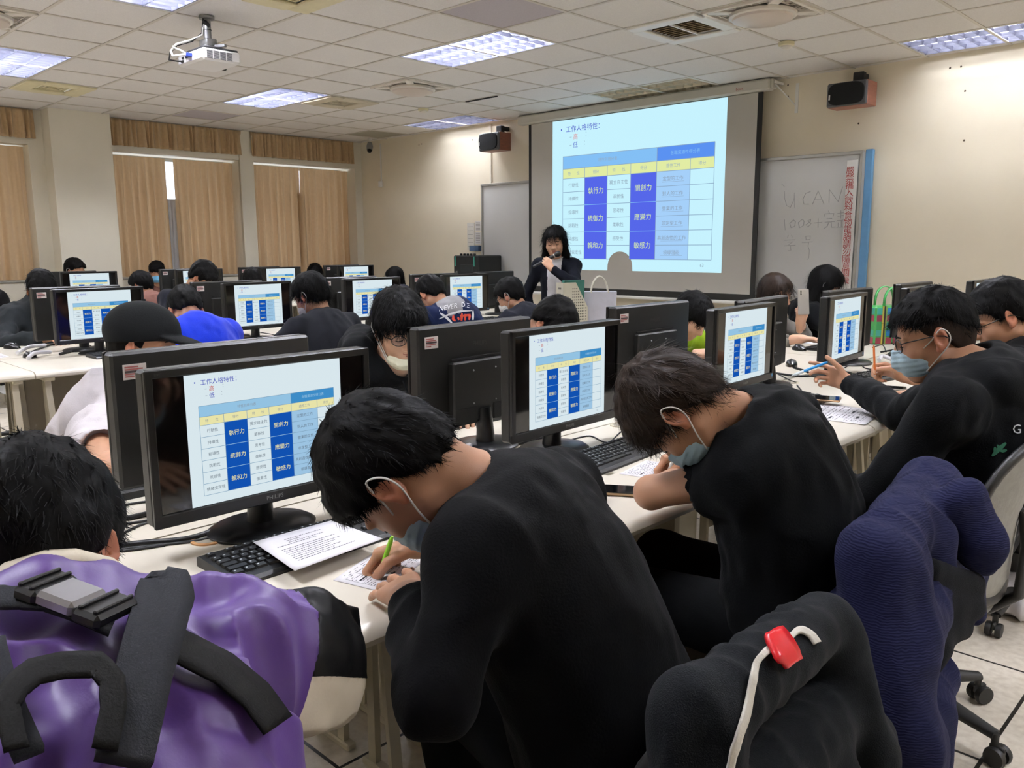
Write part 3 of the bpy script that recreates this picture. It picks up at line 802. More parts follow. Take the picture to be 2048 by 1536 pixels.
# ------------------------------------------------------------------ monitors
M_bez = mat('monitor_bezel', '#0b0b0b', .34, var=.06, scale=30, bump=.05, bscale=500)
M_bak = mat('monitor_back', '#171614', .45, var=.05, scale=20, bump=.1, bscale=600)
M_lcd = mat('lcd_dark', '#0d0b0a', .07, var=0, spec=.7)
M_std = mat('monitor_stand', '#0d0d0e', .3, var=.05)
M_lab = mat('sticker_white', '#dbd3d0', .5, var=.03)
M_labr = mat('sticker_red', '#a8605c', .5, var=.05)
M_labd = mat('sticker_bar', '#4e4040', .5, var=.05)
M_logo = mat('logo_silver', '#8d8d8c', .3, .4, var=0)
PW, PH, PB = .508, .310, .072      # panel width, height and bottom above the desk
def make_monitor(slide=True):
    t = thing('monitor', 'monitor', 'monitor', (0, 0, 0), 0, 'black computer monitors')
    h = MB()
    z0, z1 = PB, PB + PH
    h.box((0, .0195, (z0 + z1) / 2), (PW, .039, PH), 0, None, .006)
    h.box((0, .048, z0 + .105), (.27, .026, .19), 0, None, .005)
    for sx in (-1, 1): h.box((sx * .085, .056, z0 + .035), (.09, .014, .05), 1)
    h.box((0, .0435, z0 + .207), (.25, .004, .006), 1)
    for (x, z) in ((-.05, .17), (.05, .17), (-.05, .07), (.05, .07)): h.lathe([(.003, 0), (.002, .003)], 8, 2, rot(rx=-PI / 2, loc=(x, .061, z0 + z)))
    o = h.build('housing', [M_bak, M_dark, M_logo], t)
    s = MB()     # asset label on the back
    s.box((.205, .0427, z1 - .044), (.052, .001, .034), 0)
    for k, (w_, c) in enumerate(((.030, 1), (.040, 1), (.042, 2), (.038, 1), (.02, 1))):
        s.box((.205 + (.044 - w_) / 2, .0435, z1 - .033 - k * .0053), (w_, .0006, .003 if c == 1 else .005), c)
    s.build('asset_sticker', [M_lab, M_labr, M_labd], o)
    vs, fs, wd = glyphs('PHILIPS')
    MB().add([(-a * .020, .0428, z1 - .062 + c * .020) for a, c in vs], fs).build('back_logo', mat('logo_dark', '#3d3c39', .3, .3, var=0), o)
    bz = MB()
    fw, ft, fb = .0155, .0165, .0255
    bz.box((-PW / 2 + fw / 2, -.003, (z0 + z1) / 2), (fw, .010, PH), b=.002); bz.box((PW / 2 - fw / 2, -.003, (z0 + z1) / 2), (fw, .010, PH), b=.002)
    bz.box((0, -.003, z1 - ft / 2), (PW, .010, ft), b=.002); bz.box((0, -.003, z0 + fb / 2), (PW, .010, fb), b=.002)
    bz.build('bezel', M_bez, t)
    vs, fs, wd = glyphs('PHILIPS')
    MB().add([(a * .0125, -.0084, z0 + .013 + c * .0125) for a, c in vs], fs).build('brand_lettering', M_logo, t)
    vs, fs, wd = glyphs('223V')
    MB().add([(-PW / 2 + .024 + a * .0055, -.0084, z1 - .009 + c * .0055) for a, c in vs], fs).build('model_lettering', mat('logo_dim', '#4a4a49', .4, .2, var=0), t)
    MB().box((PW / 2 - .016, -.0083, z0 + .016), (.010, .0006, .012)).build('energy_sticker', mat('sticker_blue', '#4a8fc4', .4, var=.05), t)
    sc = MB().box((0, .0, (z0 + fb + z1 - ft) / 2), (PW - 2 * fw + .002, .004, PH - ft - fb + .002)).build('screen', M_lcd, t)
    if slide:
        Hs = PH - ft - fb - .002
        MON_SLIDE(Hs).location = (0, -.0024, (z0 + fb + z1 - ft) / 2)
        bpy.data.objects[MON_SLIDE.last].parent = sc
    n = MB()
    n.tube([(0, .062, .010), (0, .060, .055), (0, .050, .12)], [.030, .027, .027], 20)
    n.build('stand_neck', M_std, t, 40)
    b = MB().lathe([(.118, .0), (.120, .006), (.108, .013), (.05, .018), (.0, .019)], 48, 0, None, (0, .055, 0), 1., .84)
    b.build('stand_base', M_std, t, 40)
    return t
_ml = {}
def MON_SLIDE(Hs):
    if 'm' not in _ml:
        o = make_slide(Hs * 1.333, Hs, .0003).build('slide_image', slide_cols('mon_', PAL_M, .76), None)
        _ml['m'] = o.data
    else:
        o = bpy.data.objects.new('slide_image', _ml['m']); link(o)
    MON_SLIDE.last = o.name
    return o
mon0 = make_monitor()
MONS = []
def put_mon(x, y, yaw, face, label):
    o = mon0 if not MONS else dup(mon0)
    # the panel's front plane passes through (x, y)
    o.location = (x, y, DZ); o.rotation_euler = (0, 0, (PI / 2 if face > 0 else -PI / 2) + math.radians(yaw)); o['label'] = label
    MONS.append(o)
R0 = 'front row'
for (y, yaw, lab) in ((-2.272, -.5, 'large monitor showing the slide, nearest the camera, logo above its round stand'),
                      (-1.303, 2.2, 'monitor with slide in front of the student with brown hair and black tee'),
                      (-.262, 3.4, 'monitor with reflections on its slide, in front of the student holding a blue pen'),
                      (.671, 4.1, 'monitor with pale washed slide beside the green checked bag'),
                      (1.66, 2., 'monitor mostly hidden behind the masked student holding the blue pen'),
                      (2.78, 1., 'monitor edge between the two right hand students wearing glasses')):
    put_mon(5.757, y, yaw, 1, lab)
for (y, yaw, lab, x) in ((-2.216, 1.8, 'monitor seen from behind with asset sticker, nearest the camera', 5.425),
                      (-1.415, 4., 'monitor seen from behind at the right of the boy with glasses and lowered mask', 5.485),
                      (-.408, .4, 'monitor seen from behind in front of the student in lime green', 5.43),
                      (.188, 6.8, 'monitor seen from behind hiding the girl who raises a phone', 5.60),
                      (1.13, -2.3, 'monitor seen from behind beside the long haired girl in black', 5.58),
                      (2.08, -.9, 'monitor seen from behind against the bare front wall, farthest right', 5.58)):
    put_mon(x - .03, y, yaw, -1, lab)
R1 = 'middle row'
for (y, yaw, lab) in ((-1.365, 3., 'monitor with slide above the black cap, middle row far left'), (-.365, 4., 'monitor with slide between the blue shirt and the student in black with white mask'),
                      (.561, -.4, 'monitor with slide partly hidden by the hair of the boy with glasses'), (1.503, -.5, 'monitor with slide in front of the navy hoodie with grey hood')):
    put_mon(2.265, y, yaw, 1, lab)
for (y, yaw, lab) in ((-1.384, 2.9, 'monitor back hiding the boy in the dark fleece'), (-.42, 1., 'monitor back with sticker just right of the curly hair above the blue shirt'),
                      (.57, 1., 'monitor back right of the head of the student in black with white mask'), (1.433, -.4, 'monitor back with sticker just left of the black equipment rack'), (2.13, 3.1, 'monitor back turned aside below the blank whiteboard')):
    put_mon(1.93, y, yaw, -1, lab)
for (y, yaw, lab) in ((-.212, -3., 'far monitor with slide below the black haired boy at the square column'), (.892, -2., 'far monitor with slide behind the bowed dark hair, before the curtain gap'),
                      (1.853, -2., 'far monitor with slide below the narrow pier'), (2.89, -2., 'far monitor with slide nearest the front corner')):
    put_mon(-1.245, y, yaw, 1, lab)
for (y, yaw, lab) in ((-.29, 3., 'far monitor back seen as a dark edge below the boy at the square column'), (.846, 4., 'far monitor back with sticker beside the boy in the blue mask'), (1.76, 0., 'far monitor back edge behind the narrow pier monitor'), (2.894, -2., 'far monitor back with sticker nearest the front corner')):
    put_mon(-1.575, y, yaw, -1, lab)

# ------------------------------------------------------------------ keyboards and mice
M_kbd = mat('keyboard_black', '#101011', .45, var=.05, bump=.05, bscale=400)
M_key = mat('key_black', '#151516', .4, var=.06)
M_keyt = mat('key_print', '#b9bcc0', .5, var=0)
KL = []
def krow(y, ws, x0=-.213, d=.0158):
    x = x0
    for w_ in ws:
        if w_ > 0: KL.append((x + w_ * .0095, y, w_ * .019 - .0028, d))
        x += abs(w_) * .019
krow(.058, [1, -1, 1, 1, 1, 1, -.5, 1, 1, 1, 1, -.5, 1, 1, 1, 1, -.25, 1, 1, 1, -.25, 1, 1, 1, 1], d=.0125)
krow(.034, [1] * 13 + [2, -.25, 1, 1, 1, -.25, 1, 1, 1, 1])
krow(.015, [1.5] + [1] * 12 + [1.5, -.25, 1, 1, 1, -.25, 1, 1, 1, 1])
krow(-.004, [1.75] + [1] * 11 + [2.25, -3.5, 1, 1, 1])
krow(-.023, [2.25] + [1] * 10 + [2.75, -1.25, 1, -1.25, 1, 1, 1, 1])
krow(-.042, [1.25, 1.25, 1.25, 6.25, 1.25, 1.25, 1.25, 1.25, -.25, 1, 1, 1, -.25, 2, 1])
_km = {}
def key_mesh(w_, d):
    k = (round(w_, 4), d)
    if k not in _km:
        b = MB()
        x, y = w_ / 2, d / 2
        vs = [(-x, -y, 0), (x, -y, 0), (x, y, 0), (-x, y, 0), (-x + .0016, -y + .0014, .0042), (x - .0016, -y + .0014, .0042), (x - .0016, y - .0018, .0046), (-x + .0016, y - .0018, .0046)]
        b.add(vs, [(4, 5, 6, 7), (0, 1, 5, 4), (1, 2, 6, 5), (2, 3, 7, 6), (3, 0, 4, 7)])
        if w_ < .03: b.add([(-x + .004, .0, .00475), (-x + .0075, .0, .00475), (-x + .0075, .0038, .0048), (-x + .004, .0038, .0048)], [(0, 1, 2, 3)], 1)
        _km[k] = b
    return _km[k]
_kd = {}
def make_keyboard(label, detail):
    """keys face up, the typist sits towards -Y"""
    t = thing('keyboard', label, 'keyboard', (0, 0, 0), 0, 'black keyboards')
    pr = [(-.078, 0), (-.078, .006), (-.070, .012), (.070, .022), (.078, .018), (.078, 0)]
    b = MB(); n = len(pr)
    b.add([(-.222, y, z) for y, z in pr] + [(.222, y, z) for y, z in pr], [tuple(range(n))[::-1], tuple(range(n, 2 * n))] + [(i, (i + 1) % n, (i + 1) % n + n, i + n) for i in range(n)])
    b.build('body', M_kbd, t, 30)
    tilt = math.atan2(.010, .140)
    if detail:
        for (x, y, w_, d) in KL[:100]:
            k = (round(w_, 4), d)
            if k not in _kd:
                o = key_mesh(w_, d).build('key', [M_key, M_keyt], t); _kd[k] = o.data
            else:
                o = bpy.data.objects.new('key', _kd[k]); link(o, t)
            o.location = (x, y, .0122 + (y + .070) * .0714); o.rotation_euler = (tilt, 0, 0)
    else:
        b = MB()
        for (x, y, w_, d) in KL:
            km = key_mesh(w_, d)
            b.add(km.v, km.f, 0, rot(rx=tilt, loc=(x, y, .0122 + (y + .070) * .0714)))
        b.build('keys', M_key, t)['kind'] = 'stuff'
    return t
def put(o, x, y, deg, z=DZ):
    o.location = (x, y, z); o.rotation_euler = (0, 0, math.radians(deg)); return o
# a typist at +x of the keyboard: -Y must point to +x
put(make_keyboard('black keyboard partly under white papers before the nearest monitor', True), 5.888, -2.25, 91)
put(make_keyboard('black keyboard in front of the brown haired student in black tee', True), 5.888, -1.235, 95)
put(make_keyboard('black keyboard in front of the right hand student writing with an orange pencil', True), 5.90, .84, 83)
k0 = put(make_keyboard('black keyboard under the phone of the student with the blue pen', False), 5.90, -.16, 92)
for (x, y, a, lab) in ((5.20, -1.17, -88, 'keyboard behind the monitor of the boy with the lowered mask'), (5.23, 1.72, -92, 'keyboard beside a mouse between two back-turned monitors'),
                       (2.41, -1.27, 92, 'keyboard left of the black cap in the middle row'), (2.40, -.30, 90, 'keyboard in front of the student in black with white mask'),
                       (2.40, 1.52, 90, 'keyboard in front of the student in the navy hoodie'), (5.20, -2.2, -90, 'keyboard behind the nearest back-turned monitor'), (5.2, .35, -91, 'keyboard before the girl with the raised phone')):
    dup(k0, (x, y, DZ), math.radians(a), lab)
M_mou = mat('mouse_black', '#18181a', .28, var=.05)
def make_mouse(label):
    t = thing('mouse', label, 'mouse', (0, 0, 0), 0, 'black mice')
    b = MB(); G = []
    for i in range(11):
        u = i / 10; row = []
        wd = .029 * (math.sin(PI * min(max(u, .02), .98)) ** .35)
        hz = .036 * math.sin(PI * (u * .82 + .12)) ** .8
        for j in range(13):
            v = PI * j / 12
            row.append((-wd * math.cos(v), -.055 + .11 * u, max(0.0, hz * math.sin(v) ** .7)))
        G.append(row)
    b.grid(G); b.build('shell', M_mou, t, 60)
    MB().lathe([(.008, -.003), (.008, .003)], 14, 0, rot(ry=PI / 2, loc=(0, .028, .027))).build('wheel', mat('wheel_grey', '#55565a', .5, var=0), t, 40)
    return t
m0 = put(make_mouse('black mouse right of the phone raised by the girl, behind a monitor'), 5.16, 1.47, 60)
for (x, y, a, lab) in ((5.235, .29, -80, 'black mouse beside the lime green student behind the reflecting monitor'), (1.57, -1.66, -60, 'black mouse at the far left end of the middle row'),
                       (2.13, -1.72, 100, 'black mouse behind the keyboard beside the black cap'), (5.42, .84, 30, 'black mouse between the pale slide monitor and the blue pen hand')):
    dup(m0, (x, y, DZ), math.radians(a), lab)
# ================================================================== office chairs
M_chg = mat('chair_fabric', '#8f8d86', .8, var=.08, scale=60, bump=.2, bscale=350)
M_chb = mat('chair_black', '#1b1a19', .5, var=.08, bump=.06, bscale=250)
def shell(w_, h_, bow, z0, tilt, thick, nx=14, nz=12, power=3.2):
    """rounded back pad, front towards +x"""
    b = MB()
    rings = []
    for side in (1, -1):
        G = []
        for i in range(nz + 1):
            v = -1 + 2 * i / nz; row = []
            for j in range(nx + 1):
                u = -1 + 2 * j / nx
                k = max(abs(u), abs(v)); s_ = 1.
                if k > 0:
                    p = (abs(u / k) ** power + abs(v / k) ** power) ** (1 / power)
                    s_ = 1 / p
                uu, vv = u * s_, v * s_
                e = max(0, 1 - k ** 6) ** .5
                x = bow * (uu * uu) + tilt * (vv * h_ / 2) + side * thick * e - .03 * (vv * vv)
                row.append((x, uu * w_ / 2, z0 + vv * h_ / 2))
            G.append(row)
        b.grid(G if side > 0 else [r[::-1] for r in G])
    return b
def make_chair():
    t = thing('office_chair', 'chair', 'chair', (0, 0, 0), 0, 'grey office chairs')
    s = shell(.46, .44, .0, 0, 0, .035)
    st = MB()
    st.add([(z, y, .455 + x) for x, y, z in s.v], [f[::-1] for f in s.f])
    st.build('seat', M_chg, t, 60)
    bk = shell(.46, .46, .05, .69, -.16, .020)
    bk.v = [(x - .235, y, z) for x, y, z in bk.v]
    bk.build('backrest', M_chg, t, 60)
    rim = []
    for k in range(36):
        a = 2 * PI * k / 36
        c_, s_ = math.cos(a), math.sin(a)
        u = abs(c_) ** (2 / 3.2) * (1 if c_ > 0 else -1); v = abs(s_) ** (2 / 3.2) * (1 if s_ > 0 else -1)
        rim.append((-.235 + .05 * u * u - .16 * v * .23 - .03 * v * v, u * .232, .69 + v * .232))
    MB().tube(rim, .013, 8, closed=True).build('back_trim', M_chb, t, 60)
    MB().tube([(-.20, 0, .40), (-.27, 0, .46), (-.275, 0, .60), (-.262, 0, .70)], [.026, .024, .02, .02], 10, flat=.6).build('back_bar', M_chb, t, 60)
    MB().tube([(0, 0, .10), (0, 0, .26)], .030, 14).tube([(0, 0, .26), (0, 0, .42)], .018, 12).box((0, 0, .41), (.2, .16, .03), b=.006).build('column', M_chb, t, 40)
    lm = MB()
    lm.tube([(.02, 0, .115), (.15, 0, .105), (.275, 0, .085)], [.030, .026, .018], 10, flat=.8)
    lm.tube([(.275, 0, .09), (.275, 0, .055)], .010, 8)
    c = MB()
    for sy in (-.016, .016): c.lathe([(.008, -.010), (.026, -.009), (.029, 0), (.026, .009), (.008, .010)], 18, 0, rot(rx=PI / 2, loc=(.285, sy, .029)))
    c.box((.283, 0, .045), (.04, .016, .03), b=.005)
    l0 = c0 = None
    for k in range(5):
        a = 2 * PI * k / 5 + .3
        if l0 is None:
            l = lm.build('base_leg', M_chb, t, 50); l0 = l
            cc = c.build('caster', M_chb, l, 40); c0 = cc
        else:
            l = l0.copy(); COL.objects.link(l); l.parent = t
            cc = c0.copy(); COL.objects.link(cc); cc.parent = l
        l.rotation_euler = (0, 0, a)
    return t
chair0 = make_chair()
CH = []
def put_chair(x, y, heading, label):
    o = chair0 if not CH else dup(chair0)
    o.location = (x, y, 0); o.rotation_euler = (0, 0, math.radians(heading)); o['label'] = label; o.scale = (1, 1, .88)
    CH.append(o); return o
# ================================================================== smooth bodies: blended solids turned into one surface
def V(*a): return np.array(a, float)
def nrm(v):
    v = np.asarray(v, float); return v / (np.linalg.norm(v) + 1e-12)
_LAT = np.random.default_rng(3).uniform(-1, 1, (32, 32, 32)).astype(np.float32)
def vnoise(P, sc, seed=0):
    Q = np.asarray(P) * np.asarray(sc) + seed * 7.31
    i = np.floor(Q).astype(int); f = Q - i; f = f * f * (3 - 2 * f)
    out = 0
    for a in (0, 1):
        for b in (0, 1):
            for c in (0, 1):
                wgt = (f[..., 0] if a else 1 - f[..., 0]) * (f[..., 1] if b else 1 - f[..., 1]) * (f[..., 2] if c else 1 - f[..., 2])
                out = out + wgt * _LAT[(i[..., 0] + a) % 32, (i[..., 1] + b) % 32, (i[..., 2] + c) % 32]
    return out
class SDF:
    def __init__(s, lo, hi, h):
        s.h = h; s.lo = np.asarray(lo, float)
        n = np.maximum(4, np.ceil((np.asarray(hi) - s.lo) / h).astype(int) + 1)
        s.ax = [s.lo[k] + h * np.arange(n[k]) for k in range(3)]
        s.d = np.full(n, .5, np.float32); s.t = np.zeros(n, np.int8)
    def reg(s, lo, hi):
        sl = []
        for k in range(3):
            a = int(np.clip(np.floor((lo[k] - s.lo[k]) / s.h), 0, len(s.ax[k]))); b = int(np.clip(np.ceil((hi[k] - s.lo[k]) / s.h) + 1, 0, len(s.ax[k])))
            if b <= a: return None, None
            sl.append(slice(a, b))
        return tuple(sl), (s.ax[0][sl[0]][:, None, None], s.ax[1][sl[1]][None, :, None], s.ax[2][sl[2]][None, None, :])
    def put(s, fn, lo, hi, k=.01, tag=0, op='u'):
        sl, X = s.reg(lo, hi)
        if sl is None: return
        b = fn(*X).astype(np.float32); a = s.d[sl]
        if op == 'u':
            if tag: s.t[sl] = np.where(b < a, tag, s.t[sl])
            e = np.clip(.5 + .5 * (b - a) / k, 0, 1)
            s.d[sl] = b * (1 - e) + a * e - k * e * (1 - e)
        else:   # carve b out
            b = -b
            if tag: s.t[sl] = np.where(b > a - .002, tag, s.t[sl])
            e = np.clip(.5 - .5 * (b - a) / k, 0, 1)
            s.d[sl] = b * (1 - e) + a * e + k * e * (1 - e)
    def rc(s, a, b, r1, r2=None, k=.01, tag=0, op='u', flat=None):
        a, b = np.asarray(a, float), np.asarray(b, float); r2 = r1 if r2 is None else r2
        m = max(r1, r2) + k + 2.5 * s.h
        ab = b - a; L2 = ab @ ab + 1e-12
        def fn(x, y, z):
            px, py, pz = x - a[0], y - a[1], z - a[2]
            t = np.clip((px * ab[0] + py * ab[1] + pz * ab[2]) / L2, 0, 1)
            return np.sqrt((px - t * ab[0]) ** 2 + (py - t * ab[1]) ** 2 + (pz - t * ab[2]) ** 2) - (r1 + (r2 - r1) * t)
        s.put(fn, np.minimum(a, b) - m, np.maximum(a, b) + m, k, tag, op)
    def el(s, c, r, R=None, k=.01, tag=0, op='u'):
        """ellipsoid, R rows are its axes"""
        c = np.asarray(c, float); r = np.asarray(r, float)
        R = np.eye(3) if R is None else np.asarray(R)
        e = np.sqrt(((R * r[:, None]) ** 2).sum(0)) + k + 2.5 * s.h
        def fn(x, y, z):
            p = [x - c[0], y - c[1], z - c[2]]
            q = [(p[0] * R[i][0] + p[1] * R[i][1] + p[2] * R[i][2]) for i in range(3)]
            k0 = np.sqrt(sum((q[i] / r[i]) ** 2 for i in range(3))); k1 = np.sqrt(sum((q[i] / r[i] ** 2) ** 2 for i in range(3)))
            return k0 * (k0 - 1) / np.maximum(k1, 1e-6)
        s.put(fn, c - e, c + e, k, tag, op)
    def mesh(s):
        d = s.d; ins = d < 0
        nx, ny, nz = d.shape
        cnt = np.zeros((nx - 1, ny - 1, nz - 1), np.int8)
        for i in (0, 1):
            for j in (0, 1):
                for k in (0, 1): cnt += ins[i:nx - 1 + i, j:ny - 1 + j, k:nz - 1 + k]
        act = np.argwhere((cnt > 0) & (cnt < 8))
        if len(act) == 0: return np.zeros((0, 3)), np.zeros((0, 4), int), np.zeros(0, int)
        idx = np.full(cnt.shape, -1, np.int32); idx[act[:, 0], act[:, 1], act[:, 2]] = np.arange(len(act))
        C = [(i, j, k) for i in (0, 1) for j in (0, 1) for k in (0, 1)]
        val = np.stack([d[act[:, 0] + i, act[:, 1] + j, act[:, 2] + k] for i, j, k in C], 1).astype(float)
        acc = np.zeros((len(act), 3)); n = np.zeros(len(act))
        for a in range(8):
            for b in range(a + 1, 8):
                if sum(abs(C[a][q] - C[b][q]) for q in range(3)) != 1: continue
                va, vb = val[:, a], val[:, b]
                m = (va < 0) != (vb < 0)
                t = np.where(m, va / np.where(m, va - vb, 1), 0)
                p = np.array(C[a])[None] + t[:, None] * (np.array(C[b]) - np.array(C[a]))[None]
                acc += p * m[:, None]; n += m
        P = s.lo + s.h * (act + acc / n[:, None])
        Fq = []
        for ax in range(3):
            o1, o2 = (ax + 1) % 3, (ax + 2) % 3
            A = [slice(None)] * 3; B = [slice(None)] * 3
            A[ax] = slice(0, -1); B[ax] = slice(1, None)
            e = np.argwhere(ins[tuple(A)] != ins[tuple(B)])
            e = e[(e[:, o1] > 0) & (e[:, o2] > 0) & (e[:, o1] < d.shape[o1] - 1) & (e[:, o2] < d.shape[o2] - 1)]
            q = []
            for da, db in ((-1, -1), (0, -1), (0, 0), (-1, 0)):
                c = e.copy(); c[:, o1] += da; c[:, o2] += db
                q.append(idx[c[:, 0], c[:, 1], c[:, 2]])
            q = np.stack(q, 1)
            fl = ~ins[e[:, 0], e[:, 1], e[:, 2]]
            q[fl] = q[fl][:, ::-1]
            Fq.append(q)
        F = np.concatenate(Fq); F = F[(F >= 0).all(1)]
        tg = s.t[act[:, 0], act[:, 1], act[:, 2]]
        return P, F, tg
def vnormals(P, F):
    n = np.cross(P[F[:, 2]] - P[F[:, 0]], P[F[:, 3]] - P[F[:, 1]])
    N = np.zeros_like(P)
    for k in range(4): np.add.at(N, F[:, k], n)
    return N / (np.linalg.norm(N, axis=1, keepdims=True) + 1e-12)
def smooth_np(P, F, it=1, lam=.5):
    for _ in range(it):
        S_ = np.zeros_like(P); c = np.zeros(len(P))
        for a, b in ((0, 1), (1, 2), (2, 3), (3, 0)):
            np.add.at(S_, F[:, a], P[F[:, b]]); np.add.at(S_, F[:, b], P[F[:, a]])
            np.add.at(c, F[:, a], 1); np.add.at(c, F[:, b], 1)
        P = P + lam * (S_ / np.maximum(c, 1)[:, None] - P)
    return P
def np_mesh(name, P, F, mats, parent=None, mi=None, smooth=True, origin=None):
    me = bpy.data.meshes.new(name)
    if origin is not None: P = P - np.asarray(origin)
    n = F.shape[1]
    me.vertices.add(len(P)); me.vertices.foreach_set('co', np.ascontiguousarray(P, np.float32).ravel())
    me.loops.add(F.size); me.loops.foreach_set('vertex_index', np.ascontiguousarray(F, np.int32).ravel())
    me.polygons.add(len(F)); me.polygons.foreach_set('loop_start', np.arange(0, F.size, n, dtype=np.int32))
    for x in (mats if isinstance(mats, (list, tuple)) else [mats]): me.materials.append(x)
    if mi is not None: me.polygons.foreach_set('material_index', np.ascontiguousarray(mi, np.int32))
    me.polygons.foreach_set('use_smooth', np.full(len(F), smooth))
    me.update(calc_edges=True); me.validate()
    o = bpy.data.objects.new(name, me)
    return link(o, parent)
# ================================================================== people
M_skin = mat('skin', '#b98a6c', .5, var=.04, scale=30, bump=.06, bscale=600, sss=.12)
M_skin2 = mat('skin_light', '#cfa387', .5, var=.04, scale=30, bump=.06, bscale=600, sss=.12)
M_lip = mat('lips', '#a06354', .45, var=.03)
M_ear = mat('ear_skin', '#b87a5e', .5, var=.04, sss=.2)
M_hair = mat('hair_black', '#070606', .6, var=.15, scale=60, spec=.09)
M_hairb = mat('hair_brown', '#24180f', .55, var=.2, scale=60, spec=.18)
M_blue_mask = mat('mask_blue', '#a9c4d2', .7, var=.04, scale=40, bump=.1, bscale=250)
M_white_mask = mat('mask_white', '#e2e0da', .7, var=.03, scale=40, bump=.1, bscale=250)
M_cream_mask = mat('mask_cream', '#dedcc0', .7, var=.03, scale=40, bump=.1, bscale=250)
M_loop = mat('mask_loop', '#dcdad4', .6, var=.02)
M_frame = mat('glasses_frame', '#1a191b', .3, var=.03)
M_lens = pane('glasses_lens', '#f6f2f6', .10)
M_denim = mat('trousers_black', '#08090b', .85, var=.15, scale=40, bump=.1, bscale=200, spec=.1)
M_shoe = mat('shoe_black', '#151516', .5, var=.1)
M_sole = mat('shoe_sole', '#8f887c', .6, var=.1)
def cloth(name, col, var=.08, bump=.25, bscale=260, rough=.85, sheen=.03):
    return mat(name, col, rough, var=var, scale=14, bump=bump, bscale=bscale, sheen=sheen, spec=.08)
M_blackknit = cloth('black_sweater', '#060608')
M_blacktee = cloth('black_tee', '#07080a')
M_blackhood = cloth('black_hoodie', '#0c0d0f')

def headframe(yaw, pitch, roll=0):
    y, p, r = (math.radians(a) for a in (yaw, pitch, roll))
    f = V(math.cos(y) * math.cos(p), math.sin(y) * math.cos(p), math.sin(p))
    l = V(-math.sin(y), math.cos(y), 0)
    u = np.cross(f, l)
    l, u = l * math.cos(r) + u * math.sin(r), u * math.cos(r) - l * math.sin(r)
    return np.array([-l, f, u])          # rows: right, forward, up
def T4(H, c, org, s=1.):
    R = H.T * s
    t = np.asarray(c) - np.asarray(org)
    return Matrix([[*R[0], t[0]], [*R[1], t[1]], [*R[2], t[2]], [0, 0, 0, 1]])
def spl(pts, n=5):
    P_ = [np.asarray(p, float) for p in pts]; out = []
    for i in range(len(P_) - 1):
        p0, p1, p2, p3 = P_[max(i - 1, 0)], P_[i], P_[i + 1], P_[min(i + 2, len(P_) - 1)]
        for k in range(n):
            t = k / n
            out.append(.5 * ((2 * p1) + (-p0 + p2) * t + (2 * p0 - 5 * p1 + 4 * p2 - p3) * t * t + (-p0 + 3 * p1 - 3 * p2 + p3) * t ** 3))
    return [tuple(p) for p in out + [P_[-1]]]
def ik(sh, wr, l1, l2, hint):
    sh, wr = np.asarray(sh), np.asarray(wr)
    d = wr - sh; L = np.linalg.norm(d); L_ = min(L, (l1 + l2) * .995); u = d / L
    a = (l1 * l1 - l2 * l2 + L_ * L_) / (2 * L_)
    h = math.sqrt(max(0, l1 * l1 - a * a))
    p = np.asarray(hint) - u * np.dot(hint, u)
    return sh + u * a * (L / L_) + nrm(p) * h
def add_head(S_, c, H, s=1., nose=1., fem=False):
    P = lambda x, y, z: c + s * (x * H[0] + y * H[1] + z * H[2])
    E = lambda p, r, **k: S_.el(P(*p), np.array(r) * s, H, **k)
    C = lambda a, b, r1, r2=None, **k: S_.rc(P(*a), P(*b), r1 * s, (r1 if r2 is None else r2) * s, **k)
    jw = .9 if fem else 1.
    E((0, -.015, .035), (.076, .095, .085), k=.02)
    E((0, .028, -.022), (.063, .066, .082), k=.03)
    for q in (-1, 1):
        C((q * .052 * jw, -.002, -.058), (q * .018, .056, -.094), .020, .020, k=.03)
        E((q * .038, .052, -.034), (.028, .028, .028), k=.025)
        E((q * .034, .074, .014), (.026, .012, .009), k=.014)
        E((q * .033, .096, -.004), (.021, .020, .014), k=.012, op='s')
        E((q * .032, .073, -.004), (.017, .014, .012), k=.006)
        E((q * .0125, .098, -.036), (.0095, .010, .008), k=.008)
    C((0, .060, -.096), (0, .066, -.090), .022, .022, k=.03)
    C((0, .086, .006), (0, .104, -.030), .0075, .0115 * nose, k=.014)
    E((0, .105, -.034), (.0115, .0115, .010), k=.008)
    E((0, .078, -.064), (.026, .014, .018), k=.02)
    E((0, .092, -.0600), (.021, .008, .0055), k=.006, tag=1)
    E((0, .090, -.0700), (.018, .008, .0065), k=.006, tag=1)
    E((0, .103, -.0650), (.026, .012, .0018), k=.005, op='s')
    for q in (-1, 1):
        A = np.array([H[0] * 1, H[1], H[2]])
        a = .42
        ax = np.array([math.cos(a) * H[0] - q * math.sin(a) * H[1] * 1.0, q * math.sin(a) * H[0] + math.cos(a) * H[1], H[2]])
        S_.el(P(q * .080, -.012, -.006), V(.0085, .020, .033) * s, ax, k=.008, tag=2)
        S_.el(P(q * .087, -.010, -.002), V(.0075, .010, .018) * s, ax, k=.005, op='s')
        E((q * .079, -.002, -.034), (.006, .009, .010), k=.006, tag=2)
